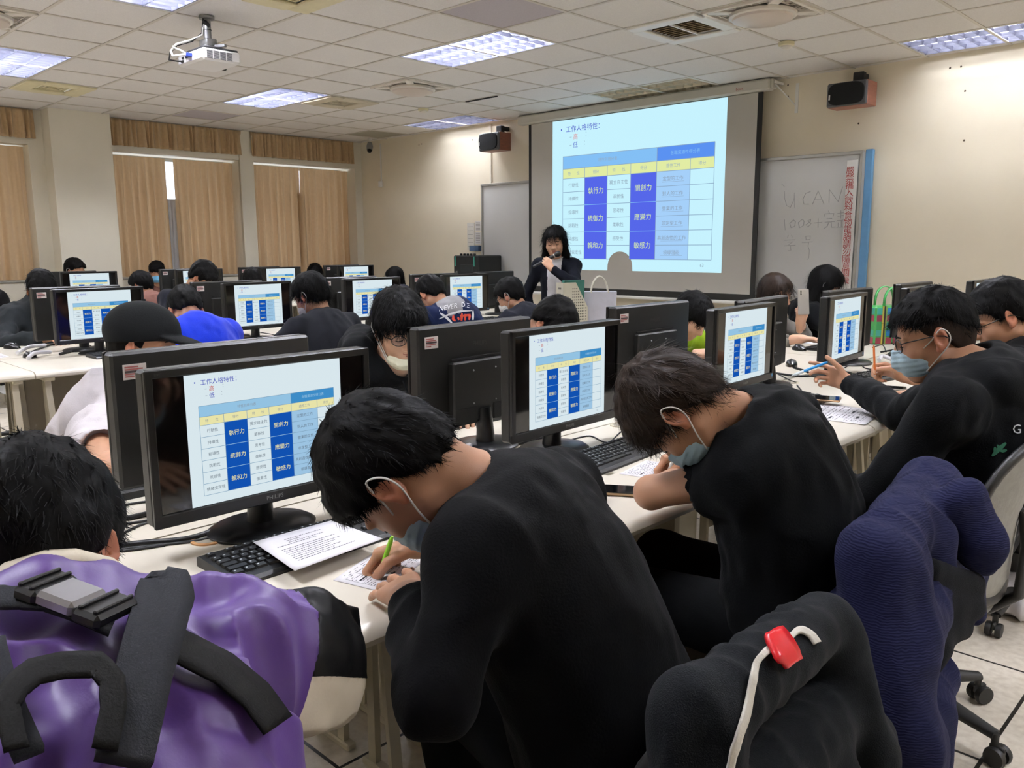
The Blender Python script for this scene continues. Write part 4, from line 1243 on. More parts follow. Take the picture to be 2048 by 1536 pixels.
def hand_prims(S_, w, fd, up, side, style, k=.008, s=1., tag=0):
    """w wrist, fd finger direction, up back of the hand, side +1 = right hand"""
    X = nrm(fd); Z = nrm(np.asarray(up) - X * np.dot(up, X)); Y = np.cross(Z, X) * side
    P = lambda x, y, z: w + s * (x * X + y * Y + z * Z)
    ys = (.030, .010, -.010, -.028)
    for i, y in enumerate(ys):
        S_.rc(P(.004, y * .55, 0), P(.084 - abs(i - 1) * .004, y, .002), .0145 * s, .0115 * s, k=.014)
    S_.rc(P(-.05, 0, 0), P(.015, 0, 0), .024 * s, .023 * s, k=.02)
    cur = dict(write=[(38, 58, 30), (50, 62, 34), (66, 70, 40), (74, 72, 44)], rest=[(14, 24, 16), (18, 28, 18), (22, 32, 20), (26, 34, 22)],
               fist=[(58, 80, 50), (64, 84, 52), (70, 86, 54), (74, 88, 54)], hold=[(42, 60, 34), (46, 64, 36), (50, 66, 38), (54, 68, 40)],
               open=[(14, 24, 14), (36, 44, 22), (46, 54, 28), (50, 56, 30)], flat=[(4, 8, 5), (5, 9, 6), (6, 10, 7), (8, 12, 8)])[style]
    ln = ((.042, .025, .020), (.046, .028, .021), (.043, .026, .020), (.033, .020, .018))
    tips = []
    for i, y in enumerate(ys):
        p = P(.084 - abs(i - 1) * .004, y, .002); a = 0; sp = (.10, .02, -.05, -.14)[i] * (.4 if style in ('write', 'fist', 'hold') else 1)
        r = (.0088, .0090, .0086, .0076)[i]
        for j in range(3):
            a += math.radians(cur[i][j])
            dv = (X * math.cos(sp) + Y * math.sin(sp)) * math.cos(a) - Z * math.sin(a)
            q = p + dv * ln[i][j] * s
            S_.rc(p, q, r * s, (r - .0007) * s, k=.0035)
            p = q; r -= .0006
        tips.append(p)
    th = dict(write=((.052, .046, -.022), (.082, .040, -.036), (.104, .026, -.042)), fist=((.05, .04, -.02), (.075, .03, -.038), (.088, .008, -.044)),
              hold=((.050, .046, -.024), (.080, .044, -.040), (.104, .034, -.046)))
    th = th.get(style, ((.046, .052, -.014), (.074, .068, -.022), (.098, .078, -.026)))
    p = P(.012, .020, -.008); rr = (.0135, .0105, .0092, .0085)
    for j, t_ in enumerate(th):
        q = P(*t_); S_.rc(p, q, rr[j] * s, rr[j + 1] * s, k=.010 if j == 0 else .004); p = q
    return P, tips, p

STYLE = {  # lower hair line around the head (front .. nape), swell, fringe
    'short': dict(z=(.058, .056, .040, -.006, .016, -.022, -.066, -.072), vol=(.010, .014, .014), fr=.004, nz=.006),
    'fringe': dict(z=(.018, .016, .012, -.012, .014, -.03, -.072, -.078), vol=(.012, .012, .013), fr=.011, nz=.006),
    'bowl': dict(z=(.044, .040, .024, -.014, .006, -.034, -.062, -.066), vol=(.018, .016, .018), fr=.013, nz=.006),
    'fade': dict(z=(.058, .056, .046, .034, .050, .040, .008, -.002), vol=(.007, .010, .018), fr=.012, nz=.006),
    'crop': dict(z=(.062, .058, .046, -.016, .016, -.022, -.060, -.066), vol=(.0015, .0015, .002), fr=0, nz=.001),
    'long': dict(z=(.054, .046, .030, -.22, -.24, -.25, -.25, -.25), vol=(.012, .014, .012), fr=.006, nz=.003, long=.24),
    'long_bangs': dict(z=(.004, .002, -.006, -.23, -.25, -.26, -.26, -.26), vol=(.014, .014, .014), fr=.014, nz=.003, long=.26),
    'wavy': dict(z=(.060, .052, .034, -.15, -.18, -.19, -.19, -.19), vol=(.014, .014, .012), fr=.003, nz=.009, long=.19),
    'bob': dict(z=(.030, .024, .012, -.085, -.10, -.11, -.11, -.11), vol=(.014, .016, .014), fr=.008, nz=.004, long=.10),
}
def hair_mesh(style, h, s, seed):
    st = STYLE[style]; vx, vy, vz = st['vol']
    lo = V(-.15, -.18, -.12 - st.get('long', 0)); hi = V(.15, .15, .19)
    S_ = SDF(lo, hi, h / s)
    S_.el((0, -.014, .038), (.078 + vx, .098 + vy, .088 + vz), k=.01)
    S_.el((0, -.040, -.015), (.066 + vx * .6, .064 + vy * .6, .075), k=.03)
    if st['fr']: S_.el((0, .048, .052), (.066 + vx * .6, .044 + st['fr'], .048 + st['fr'] * .6), k=.025)
    if 'long' in st:
        L = st['long']
        S_.el((0, -.060, -.02 - L * .35), (.090, .052, L * .62 + .03), k=.03)
        for q in (-1, 1):
            S_.rc((q * .070, .000, .03), (q * .086, .004, -L * .55), .026, .026, k=.03)
            S_.rc((q * .086, .004, -L * .55), (q * .080, .010, -L + .02), .028, .020, k=.03)
    x, y, z = S_.ax[0][:, None, None], S_.ax[1][None, :, None], S_.ax[2][None, None, :]
    th = np.abs(np.arctan2(x, y + .012))
    zc = np.interp(th, [0, .45, .85, 1.15, 1.5, 1.85, 2.4, PI], st['z'])
    G = np.stack(np.broadcast_arrays(x, y, z), -1)
    n1 = vnoise(G, (55, 55, 26), seed); n2 = vnoise(G, (120, 120, 60), seed + 3)
    d = S_.d + st['nz'] * (n1 * .8 + n2 * .35)
    c = (zc + .010 * n1 + .006 * n2) - z
    e = np.clip(.5 - .5 * (c - d) / .012, 0, 1)
    S_.d = (c * (1 - e) + d * e + .012 * e * (1 - e)).astype(np.float32)
    return S_.mesh()
def strands(P, N, n, ln, lift, wd, seed, grav=.5, crown=V(0, -.045, .12), zmin=-1, wave=.0):
    rg = np.random.default_rng(seed)
    ok = np.where(P[:, 2] > zmin)[0]
    i = rg.choice(ok, n); p = P[i] + rg.normal(0, .0015, (n, 3)); nn = N[i]
    v = p - crown; v = v / (np.linalg.norm(v, axis=1, keepdims=True) + 1e-6)
    v = v + V(0, .15, -grav) + rg.normal(0, .28, (n, 3))
    cl = np.stack([vnoise(p, (42,) * 3, seed + k) for k in range(3)], 1)
    v = v + cl * .7
    t = v - nn * (v * nn).sum(1, keepdims=True); t /= np.linalg.norm(t, axis=1, keepdims=True) + 1e-6
    sd = np.cross(t, nn)
    L = ln * rg.uniform(.55, 1.15, n)[:, None]; lf = lift * rg.uniform(-.2, 1.2, n)[:, None] ** 2
    K = 5; W = wd * rg.uniform(.6, 1.2, n)[:, None]
    bend = rg.normal(0, .18, n)[:, None]
    vs = []
    for k in range(K):
        u = k / (K - 1)
        q = p - nn * .003 + t * L * u + nn * lf * (u ** 1.3) + sd * bend * L * u * u + V(0, 0, -1) * L * grav * .22 * u * u
        w_ = W * (1 - u ** 2 * .85)
        vs += [q - sd * w_ * .5, q + sd * w_ * .5]
    Vv = np.stack(vs, 1).reshape(-1, 3)
    b = (np.arange(n) * 2 * K)[:, None]
    F = np.concatenate([b + np.array([[2 * k, 2 * k + 1, 2 * k + 3, 2 * k + 2]]) for k in range(K - 1)])
    return Vv, F

def human(label, pel, face, head, hd, hands=None, top=None, hair=('short', None), h=.008, hs=1., mask=None, glasses=False, sh=None, c7=None, fem=False,
          legs=True, skin=None, strand=900, elbows=None, fine=None, group=None, hint=None, knees=None, arms=True, kyph=.06, seed=1, name='person', trousers=None):
    """one seated or standing person; every argument is a place in the room or a look"""
    skin = skin or M_skin
    pel = np.asarray(pel, float); head = np.asarray(head, float)
    F = V(math.cos(math.radians(face)), math.sin(math.radians(face)), 0); L = V(-F[1], F[0], 0)
    H = headframe(*hd)
    org = V(pel[0], pel[1], 0)
    root = thing(name, label, 'person', tuple(org), 0, group)
    skull = head - H[2] * .075 * hs - H[1] * .030 * hs
    if c7 is None:
        dn = nrm(pel - skull)
        c7 = skull + nrm(-H[2] * .55 + dn * .75) * .085 * hs
    c7 = np.asarray(c7, float)
    mid = (pel + c7) / 2 - F * kyph + V(0, 0, .06)
    bz = lambda t: pel * (1 - t) ** 2 + mid * 2 * t * (1 - t) + c7 * t * t
    def frame(t):
        up = nrm(bz(min(1, t + .05)) - bz(t - .05)); fw = nrm(np.cross(L, up) * 1.); fw = fw if fw @ F > 0 else -fw
        return np.array([nrm(np.cross(fw, up)), fw, up])
    hw = .155 if fem else .178
    if sh is None:
        b = bz(.90) + F * .01
        shL, shR = b + L * hw - V(0, 0, .02), b - L * hw - V(0, 0, .02)
    else: shL, shR = np.asarray(sh[0], float), np.asarray(sh[1], float)
    if sh is not None:
        lat = nrm(shR - shL)
    else: lat = None
    hands = hands or {}
    W_, FD, UP, ST = {}, {}, {}, {}
    for q, side in (('L', 1), ('R', -1)):
        hh = hands.get(q) or {}
        W_[q] = np.asarray(hh.get('w', pel + F * .42 + L * side * .13 + V(0, 0, .78 - pel[2])), float)
        FD[q] = np.asarray(hh.get('d', F * .9 - L * side * .45), float); UP[q] = np.asarray(hh.get('u', V(0, 0, 1)), float); ST[q] = hh.get('s', 'rest')
    SHD = {'L': shL, 'R': shR}
    EL = {}
    for q, side in (('L', 1), ('R', -1)):
        if elbows and q in elbows: EL[q] = np.asarray(elbows[q], float)
        else: EL[q] = ik(SHD[q], W_[q], .285, .25, (hint or {}).get(q, L * side * .9 - V(0, 0, .45) - F * .2))
    # ---- body: one continuous surface
    pts = np.array([head + V(0, 0, .14), head - V(0, 0, .14), c7, shL, shR, bz(.15), *[EL[q] for q in 'LR'], *[W_[q] for q in 'LR'], head + H[1] * .13, head - H[1] * .13])
    if arms:
        pts = np.concatenate([pts, [W_[q] + nrm(FD[q]) * .2 for q in 'LR']])
    HP = {}
    B = SDF(pts.min(0) - .09, pts.max(0) + .09, fine or h)
    add_head(B, head, H, hs, fem=fem)
    B.rc(skull + H[2] * .02, c7, .053 * hs, .054, k=.025)
    for a, b_, r1, r2 in ((1., .8, .06, .09), (.8, .5, .09, .10), (.5, .15, .10, .11)): B.rc(bz(a), bz(b_), r1, r2, k=.03)
    for q, side in (('L', 1), ('R', -1)):
        B.rc(c7 - V(0, 0, .02), SHD[q], .045, .04, k=.03)
        B.rc(SHD[q], EL[q], .044 * (.86 if fem else 1), .036 * (.86 if fem else 1), k=.02)
        fa = nrm(W_[q] - EL[q])
        B.rc(EL[q], EL[q] + (W_[q] - EL[q]) * .35, .037 * (.86 if fem else 1), .038 * (.86 if fem else 1), k=.015)
        B.rc(EL[q] + (W_[q] - EL[q]) * .35, W_[q], .038 * (.86 if fem else 1), .025, k=.015)
        if arms: HP[q] = hand_prims(B, W_[q] + fa * .01, FD[q], UP[q], -side, ST[q], s=.9 if fem else 1.)
    P, Fq, tg = B.mesh()
    ft = tg[Fq].max(1) if len(Fq) else tg
    np_mesh('body', P, Fq, [skin, M_lip, M_ear], root, np.where((tg[Fq] == 1).sum(1) >= 3, 1, np.where((tg[Fq] == 2).sum(1) >= 3, 2, 0)), True, org)
    # ---- hair
    if hair[0]:
        hm = hair[1] or M_hair
        Ph, Fh, _ = hair_mesh(hair[0], .0045 if h < .007 else .006, hs, seed)
        Nh = vnormals(Ph, Fh)
        Wd = lambda A: head + hs * (A @ H)
        ho = np_mesh('hair', Wd(Ph), Fh, hm, root, None, True, org)
        if hair[0] == 'fade':
            Pu, Fu, _ = hair_mesh('crop', .005, hs, seed)
            np_mesh('cropped_sides', Wd(Pu), Fu, mat('hair_cropped', '#2b211b', .8, var=.3, scale=220, spec=.1), ho, None, True, org)
        if strand:
            ln = dict(short=.020, fringe=.042, bowl=.052, fade=.028).get(hair[0], .09)
            Vs, Fs = strands(Ph, Nh, strand, ln, {'short': .007, 'fringe': .008, 'bowl': .007, 'fade': .008}.get(hair[0], .003), .0016 if strand > 3000 else .0026, seed, grav=.5 if 'long' not in hair[0] else 1.6)
            np_mesh('hair_strands', Wd(Vs), Fs, hm, ho, None, True, org)['kind'] = 'stuff'
    # ---- face details
    Tm = T4(H, head, org, hs)
    if h < .009:
        e = MB()
        for q in (-1, 1):
            e.tube([(q * .016, .0945, .0165), (q * .032, .0925, .0205), (q * .050, .080, .016)], [.002, .003, .0015], 6, 0, T=Tm, flat=1.)
            e.tube([(q * .017, .0870, -.0075), (q * .026, .0890, -.0100), (q * .036, .0870, -.0105), (q * .046, .0780, -.0075)], [.0012, .0019, .0019, .0012], 6, 0, T=Tm)
        e.build('brow_and_lash', hair[1] or M_hair, root, 60)
    # ---- clothes
    tp = dict(kind='tee', m=M_blacktee, sleeve='short', amp=.006, fat=1.); tp.update(top or {})
    pts2 = np.array([c7 + V(0, 0, .07), shL, shR, pel - V(0, 0, .12), bz(.5), *[EL[q] for q in 'LR'], *[W_[q] for q in 'LR']])
    C = SDF(pts2.min(0) - .22, pts2.max(0) + .22, h)
    f_ = tp['fat']; g = .88 if fem else 1.
    ex = np.array([f_ * g] * 3)
    for t, r in ((.06, (.175, .128, .14)), (.32, (.160, .122, .19)), (.62, (.172, .124, .20))):
        Rt = frame(t)
        if lat is not None and t > .5: Rt = np.array([lat, nrm(Rt[1] - lat * (Rt[1] @ lat)), nrm(np.cross(lat, Rt[1]))])
        C.el(bz(t), np.array(r) * ex, Rt, k=.06)
    C.rc(shL, shR, .068 * f_, k=.06)
    slv = tp['sleeve']
    for q, side in (('L', 1), ('R', -1)):
        C.rc(c7 - V(0, 0, .045), SHD[q] + V(0, 0, .005), .060, .058, k=.04)
        up_r = .060 * f_ * g * tp.get('arm', 1.); el_r = .053 * f_ * g * tp.get('arm', 1.)
        if slv == 'short':
            e2 = SHD[q] + (EL[q] - SHD[q]) * tp.get('slen', .62) - nrm(EL[q] - SHD[q]) * .035
            C.rc(SHD[q], e2, up_r + .004, el_r + .012, k=.04)
            ax = nrm(EL[q] - SHD[q])
            C.rc(e2 + ax * .012, e2 + ax * .2, el_r + .002, el_r + .03, k=.004, op='s')
        else:
            C.rc(SHD[q], EL[q], up_r, el_r, k=.04)
            e2 = EL[q] + (W_[q] - EL[q]) * tp.get('cuff', .95); ax = nrm(W_[q] - EL[q])
            C.rc(EL[q], e2, el_r, .040 * f_ * g, k=.025)
            C.rc(e2 + ax * .010, e2 + ax * .1, .032, .05, k=.004, op='s')
    if tp['kind'] == 'hoodie':
        Rt = frame(.97); bk = -Rt[1]; lt = lat if lat is not None else Rt[0]
        up = Rt[2]; hk = tp.get('hood', 1.)
        for q in (-1, 1):
            C.rc(c7 + lt * q * .085 - bk * .045 - up * .005, c7 + lt * q * .10 * hk + bk * .045 * hk - up * .02, .034 * hk, .042 * hk, k=.02)
            C.rc(c7 + lt * q * .10 * hk + bk * .045 * hk - up * .02, c7 + bk * .105 * hk - up * .085, .044 * hk, .050 * hk, k=.022)
        C.el(c7 + bk * .085 - up * .06, V(.11, .05, .09), np.array([lt, bk, up]), k=.03)
        C.rc(c7 + up * .10 - bk * .015, c7 - bk * .02 - up * .05, .052, .058, k=.012, op='s')
    else:
        C.rc(c7 + nrm(skull - c7) * .012 + frame(.97)[1] * .012, c7 + nrm(skull - c7) * .12, .061, .06, k=.006, op='s')
    if tp.get('extra'): tp['extra'](C, dict(c7=c7, sh=SHD, el=EL, w=W_, bz=bz, frame=frame, pel=pel, F=F, L=L, head=head, H=H))
    P, Fq, tg = C.mesh()
    P = smooth_np(P, Fq, 1)
    N = vnormals(P, Fq)
    bvh = BVHTree.FromPolygons(P.tolist(), Fq.tolist()) if tp.get('bvh') else None
    wr = 1 - np.abs(vnoise(P + .02 * np.stack([vnoise(P, (9,) * 3, k + seed) for k in range(3)], 1), tp.get('wsc', (13, 13, 7)), seed)) * 2
    P = P + N * (tp['amp'] * (wr * .8 + .5 * vnoise(P, (31, 31, 17), seed + 5)))[:, None]
    mi = tp['paint'](P, Fq, tg) if tp.get('paint') else None
    so = np_mesh({'tee': 'shirt', 'long': 'sweater', 'hoodie': 'hoodie', 'jacket': 'jacket'}[tp['kind']], P, Fq, tp['m'], root, mi, True, org)
    if tp['kind'] in ('tee', 'long') and tp.get('collar', True):
        Rt = frame(.97); ring = []
        ax = nrm(skull - c7)
        lt = lat if lat is not None else Rt[0]
        fw = nrm(np.cross(ax, lt)); fw = fw if fw @ F > 0 else -fw
        lt2 = np.cross(fw, ax)
        for k in range(28):
            a = 2 * PI * k / 28
            ring.append(c7 - org + ax * (.014 - .018 * math.cos(a)) + lt2 * math.sin(a) * .066 + fw * (.012 + math.cos(a) * .066))
        cm = tp['m'][0] if isinstance(tp['m'], list) else tp['m']
        MB().tube(ring, .0075, 8, closed=True).build('collar', tp.get('cm', cm), root, 80)
    # ---- legs
    if legs:
        K = {}
        Dn = SDF(pel + V(-.75, -.75, -pel[2]), pel + V(.75, .75, .2), .014)
        so_ = []
        for q, side in (('L', 1), ('R', -1)):
            hip = pel + L * side * .09 - V(0, 0, .02)
            kn = np.asarray(knees[q]) if knees else pel + F * .41 + L * side * .13 + V(0, 0, .53 - pel[2])
            an = V(kn[0], kn[1], .10) - F * .06
            if knees and q + 'a' in knees: an = np.asarray(knees[q + 'a'], float)
            Dn.rc(hip, kn, .092, .068, k=.04); Dn.rc(kn, an, .066, .048, k=.03)
            so_.append((an, side))
        Dn.el(pel - V(0, 0, .01), V(.165, .125, .11), np.array([L, F, V(0, 0, 1)]), k=.05)
        P, Fq, tg = Dn.mesh()
        P[:, 2] = np.maximum(P[:, 2], .03)
        np_mesh('trousers', P, Fq, trousers or M_denim, root, None, True, org)
        for an, side in so_:
            Sh = SDF(an + V(-.25, -.25, -.12), an + V(.25, .25, .1), .009)
            a0 = V(an[0], an[1], .05)
            Sh.rc(a0 - F * .03, a0 + F * .15 - V(0, 0, .005), .042, .040, k=.02); Sh.rc(a0, a0 + V(0, 0, .05), .045, .045, k=.02)
            P, Fq, tg = Sh.mesh(); P[:, 2] = np.maximum(P[:, 2], .004)
            np_mesh('shoe', P, Fq, [M_shoe, M_sole], root, (P[Fq][:, :, 2].mean(1) < .03).astype(int), True, org)
    # ---- mask and glasses
    if mask:
        mm, low = mask
        Mk = SDF((-.11, -.02, -.16), (.11, .16, .03), .005)
        if low:
            Mk.el((0, .044, -.098), (.060, .062, .038), k=.01)
            Mk.rc((-.03, .10, -.098), (.03, .10, -.098), .010, k=.015)
            cut = (.0, -.066)
        else:
            Mk.el((0, .048, -.056), (.067, .062, .060), k=.01)
            Mk.rc((0, .100, -.024), (0, .108, -.058), .017, .016, k=.015)
            cut = (.0, -.014)
        x, y, z = Mk.ax[0][:, None, None], Mk.ax[1][None, :, None], Mk.ax[2][None, None, :]
        top_ = cut[1] - np.abs(x) * .35 if not low else cut[1] + np.abs(x) * .15
        Mk.d = np.maximum(np.maximum(Mk.d, z - top_), np.maximum(.028 - y + np.abs(z + .06) * .2, -.128 - z)).astype(np.float32)
        Mk.d += (.0016 * np.sin(z * 420)).astype(np.float32)
        P, Fq, tg = Mk.mesh()
        mo = np_mesh('face_mask', head + hs * (P @ H), Fq, mm, root, None, True, org)
        for q in (-1, 1):
            lp = MB()
            z0 = -.03 if not low else -.088
            lp.tube(spl([(q * .061, .045, z0), (q * .080, .012, (z0 + .012) / 2 + .004), (q * .092, -.016, .022), (q * .094, -.034, .002), (q * .086, -.026, -.026), (q * .076, .01, -.06), (q * .058, .04, -.088 if not low else -.108)]), .0017, 6, T=Tm)
            lp.build('ear_loop', M_loop, mo, 60)
    if glasses:
        gm = glasses if not isinstance(glasses, bool) else M_frame
        gl = MB(); ln = MB()
        for q in (-1, 1):
            ring = [(q * .033 + .0245 * math.cos(2 * PI * k / 24), .1015 - .012 * abs(q * .033 + .0245 * math.cos(2 * PI * k / 24)) / .05, -.006 + .019 * math.sin(2 * PI * k / 24)) for k in range(24)]
            gl.tube(ring, .0016, 6, closed=True, T=Tm)
            ln.add(ring, [tuple(range(24))], T=Tm)
            gl.tube([(q * .0575, .088, .001), (q * .074, .072, .004), (q * .083, .0, .006), (q * .084, -.022, .000), (q * .080, -.04, -.016)], .0018, 6, T=Tm)
        gl.tube([(-.009, .1035, -.001), (0, .106, .002), (.009, .1035, -.001)], .0014, 6, T=Tm)
        go = gl.build('glasses', gm, root, 60)
        ln.build('lens', M_lens, go)
    return root, dict(c7=c7, sh=SHD, el=EL, w=W_, bz=bz, frame=frame, H=H, F=F, L=L, shirt=so, org=org, head=head, hand=HP, root=root, bvh=bvh)
# ------------------------------------------------------------------ students at the front row, seat side
pB, gB = human('student in plain black sweater bent over a sheet before the nearest monitor', (6.56, -2.13, .54), 193, atd(797, 945, 1.30), (186, -72, -28),
               hands=dict(R=dict(w=atz(856, 1086, .80), d=atz(790, 1108, .77) - atz(856, 1086, .80), u=(.1, .35, .9), s='write'), L=dict(w=atz(826, 1205, .795), d=atz(757, 1150, .768) - atz(826, 1205, .795), u=(-.2, -.25, .95), s='flat')),
               top=dict(kind='long', m=M_blackknit, sleeve='long', amp=.007, fat=1.08, arm=.86, cuff=.90), hair=('short', M_hair), h=.006, fine=.004,
               sh=(atd(962, 1112, 1.18), atd(1118, 985, 1.52)), c7=atd(965, 985, 1.33), knees=dict(L=(6.17, -2.16, .53), R=(6.20, -1.96, .53)), strand=9000, mask=(M_blue_mask, False), seed=4, elbows=dict(L=atd(872, 1395, 1.09), R=(6.36, -1.92, .76)))
pC, gC = human('student with brown hair and black tee bent over his writing at the second monitor', (6.55, -1.45, .54), 185, atd(1354, 818, 1.76), (182, -72, -22),
               hands=dict(R=dict(w=atz(1398, 905, .80), d=atz(1330, 922, .775) - atz(1398, 905, .80), u=(.1, .35, .9), s='write'), L=dict(w=atz(1425, 952, .785), d=(-.8, .4, -.1), u=(0, -.2, .95), s='rest')),
               top=dict(kind='tee', m=M_blacktee, sleeve='short', amp=.010, fat=1.12, slen=.50, arm=.92), hair=('fringe', M_hairb), h=.006, fine=.004,
               sh=(atd(1492, 948, 1.70), atd(1566, 842, 2.0)), c7=atd(1500, 845, 1.80), strand=7000, mask=(M_blue_mask, False), seed=9, elbows=dict(L=atz(1302, 985, .80), R=(6.34, -1.17, .77)))
def hoodfold(C, g):
    pass
pD, gD = human('student in black hoodie with glasses and blue mask holding a blue pen', (6.64, -.60, .545), 184, atd(1866, 672, 2.36), (203, -16, 2),
               hands=dict(R=dict(w=(6.10, -.09, .835), d=(-.84, .10, .22), u=(.22, .92, .10), s='open'), L=dict(w=(6.36, -.85, .66), d=(-.9, .3, -.1), s='rest')),
               top=dict(kind='hoodie', m=M_blackhood, sleeve='long', amp=.011, fat=1.14, arm=.95, hood=1.22, wsc=(9, 9, 6)), hair=('fade', M_hair), h=.006, fine=.0042,
               sh=((6.66, -.86, .93), (6.60, -.42, .95)), c7=(6.665, -.63, 1.0), strand=6000, mask=(M_blue_mask, False), glasses=True, seed=13, elbows=dict(R=(6.345, -.24, .785), L=(6.52, -.93, .68)))
pE, gE = human('rightmost student in black with green tinted glasses writing with an orange pencil', (6.62, .25, .54), 182, atd(2003, 632, 3.0), (206, -28, 0),
               hands=dict(R=dict(w=(6.09, .50, .80), d=(-.8, -.15, .25), u=(.3, .75, .5), s='write'), L=dict(w=(6.3, .05, .79), d=(-.8, .5, 0))),
               top=dict(kind='tee', m=M_blacktee, sleeve='short', amp=.01, fat=1.1, slen=.7), hair=('short', M_hair), h=.007, fine=.005,
               strand=3500, glasses=mat('frame_olive', '#1c1d12', .3, var=.05), seed=17)
# student in the purple jacket
M_pur = mat('jacket_purple', '#553480', .46, var=.06, scale=12, bump=.05, bscale=300, sheen=.15)
M_jbk = mat('jacket_black', '#08080a', .5, var=.08, bump=.05, bscale=300, spec=.25)
M_jcr = mat('jacket_cream', '#d6cbb6', .7, var=.05, bump=.08, bscale=300)
gA = {}
A_R, A_E = atd(450, 1318, .97), atd(605, 1322, 1.08)
def snap(P, s, d, w):
    m = np.abs(s) < w
    P[m] -= d * s[m][:, None]
def paintA(P, F, tg):
    ax = A_E - A_R; la = np.linalg.norm(ax); ud = nrm(V(.35, .1, -1.))
    for _ in range(2):
        t = ((P - A_R) @ ax) / (ax @ ax); r = P - A_R - t[:, None] * ax
        s = (t - .40 - .08 * (r[:, 2] / .08)) * la
        g = ax / la - V(0, 0, .08 / .08 * la); snap(P, np.where(np.linalg.norm(r, axis=1) < .16, s, 9), g / (g @ g), .0035)
        t = ((P - A_R) @ ax) / (ax @ ax); r = P - A_R - t[:, None] * ax
        snap(P, np.where(t > .4, r @ ud - .028, 9), ud, .0035)
    c = P[F].mean(1)
    ax = A_E - A_R; t = ((c - A_R) @ ax) / (ax @ ax)
    r = c - A_R - t[:, None] * ax
    mi = np.zeros(len(F), int)
    near = (np.linalg.norm(r, axis=1) < .16) & (t > .40 + .08 * (r[:, 2] / .08))
    w_ = nrm(V(6.02, -2.78, .78) - A_E); t2 = (c - A_E) @ w_
    near |= (t2 > -.02) & (np.linalg.norm(c - A_E - t2[:, None] * w_, axis=1) < .10)
    mi[near] = 1
    mi[near & (r @ nrm(V(.35, .1, -1.)) > .028)] = 2
    return mi
def extraA(C, g):
    c = g['c7']
    C.rc(A_R * .3 + A_E * .7, A_E, .086, .078, k=.04)
    Rt = g['frame'](.97)
    for k in range(16):
        a = 2 * PI * k / 16; b = 2 * PI * (k + 1) / 16
        f = lambda a: c + Rt[0] * .070 * math.sin(a) + Rt[1] * (.012 + .070 * math.cos(a)) + Rt[2] * (.012 - .012 * math.cos(a))
        C.rc(f(a), f(b), .027, k=.02)
pA, gA = human('student in purple black and cream jacket at the left front corner, seen from behind', (6.80, -2.98, .53), 165, atd(72, 1118, .94), (140, -34, -4),
               hands=dict(R=dict(w=(6.02, -2.72, .79), d=(-.9, -.3, 0)), L=dict(w=(6.05, -3.1, .79), d=(-.9, .3, 0))),
               top=dict(kind='jacket', m=[M_pur, M_jbk, M_jcr], sleeve='long', amp=.019, fat=1.2, arm=1.0, wsc=(16, 16, 8), paint=paintA, extra=extraA, bvh=True), hair=('short', M_hair), h=.0048, fine=.005,
               sh=(atd(-210, 1420, .74), A_R), c7=atd(108, 1318, .84), strand=9000, seed=21, elbows=dict(R=A_E), kyph=.09)
cr = []
for k in range(15):
    a = PI * (.30 + 1.62 * k / 14)
    Rt = gA['frame'](.97)
    cr.append(gA['c7'] - gA['org'] + Rt[0] * .074 * math.sin(a) + Rt[1] * (.012 + .074 * math.cos(a)) + Rt[2] * (.054 - .014 * math.cos(a)))
MB().tube(cr, .019, 10, flat=1.5).build('collar_lining', M_jcr, pA, 60)

# ------------------------------------------------------------------ students facing the camera across the front row
pF, gF = human('boy in black hoodie with glasses and a cream mask lowered to his chin', (4.68, -1.56, .55), 4, atd(800, 655, 2.74), (-20, -19, 4),
               hands=dict(R=dict(w=(5.10, -1.58, .79), d=(.75, .62, .12), u=(-.2, .35, .85), s='rest'), L=dict(w=(5.15, -1.2, .785), d=(.9, -.4, 0))),
               top=dict(kind='hoodie', m=M_blackhood, sleeve='long', amp=.010, fat=1.1, hood=1.12), hair=('bowl', M_hair), h=.006, fine=.0042, skin=M_skin2,
               strand=6000, mask=(M_cream_mask, True), glasses=True, seed=23, hs=.94)
ds = MB()
for q in (-1, 1):
    c = gF['c7'] - gF['org'] + gF['F'] * .10 + gF['L'] * q * .03 + V(0, 0, -.05)
    ds.tube([c, c + gF['F'] * .05 + V(0, 0, -.09), c + gF['F'] * .06 + V(0, 0, -.2)], .0028, 6)
ds.build('drawstring', M_blackhood, pF, 60)

def seated(px, py, d, face, label, top, hair='short', hm=None, pitch=-25, yaw=0, lean=.24, h=.009, roll=0, pz=.545, side=0, **k):
    hd = atd(px, py, d)
    F = V(math.cos(math.radians(face)), math.sin(math.radians(face)), 0); L = V(-F[1], F[0], 0)
    return human(label, V(hd[0], hd[1], 0) - F * lean + L * side + V(0, 0, pz), face, hd, (face + yaw, pitch, roll), None, top, (hair, hm), h=h, **k)
def tee(col, **k): return dict(dict(kind='tee', m=cloth('cloth_' + col.strip('#'), col), sleeve='short', amp=.008), **k)
M_whitetee = cloth('white_tee', '#cfc9cc')
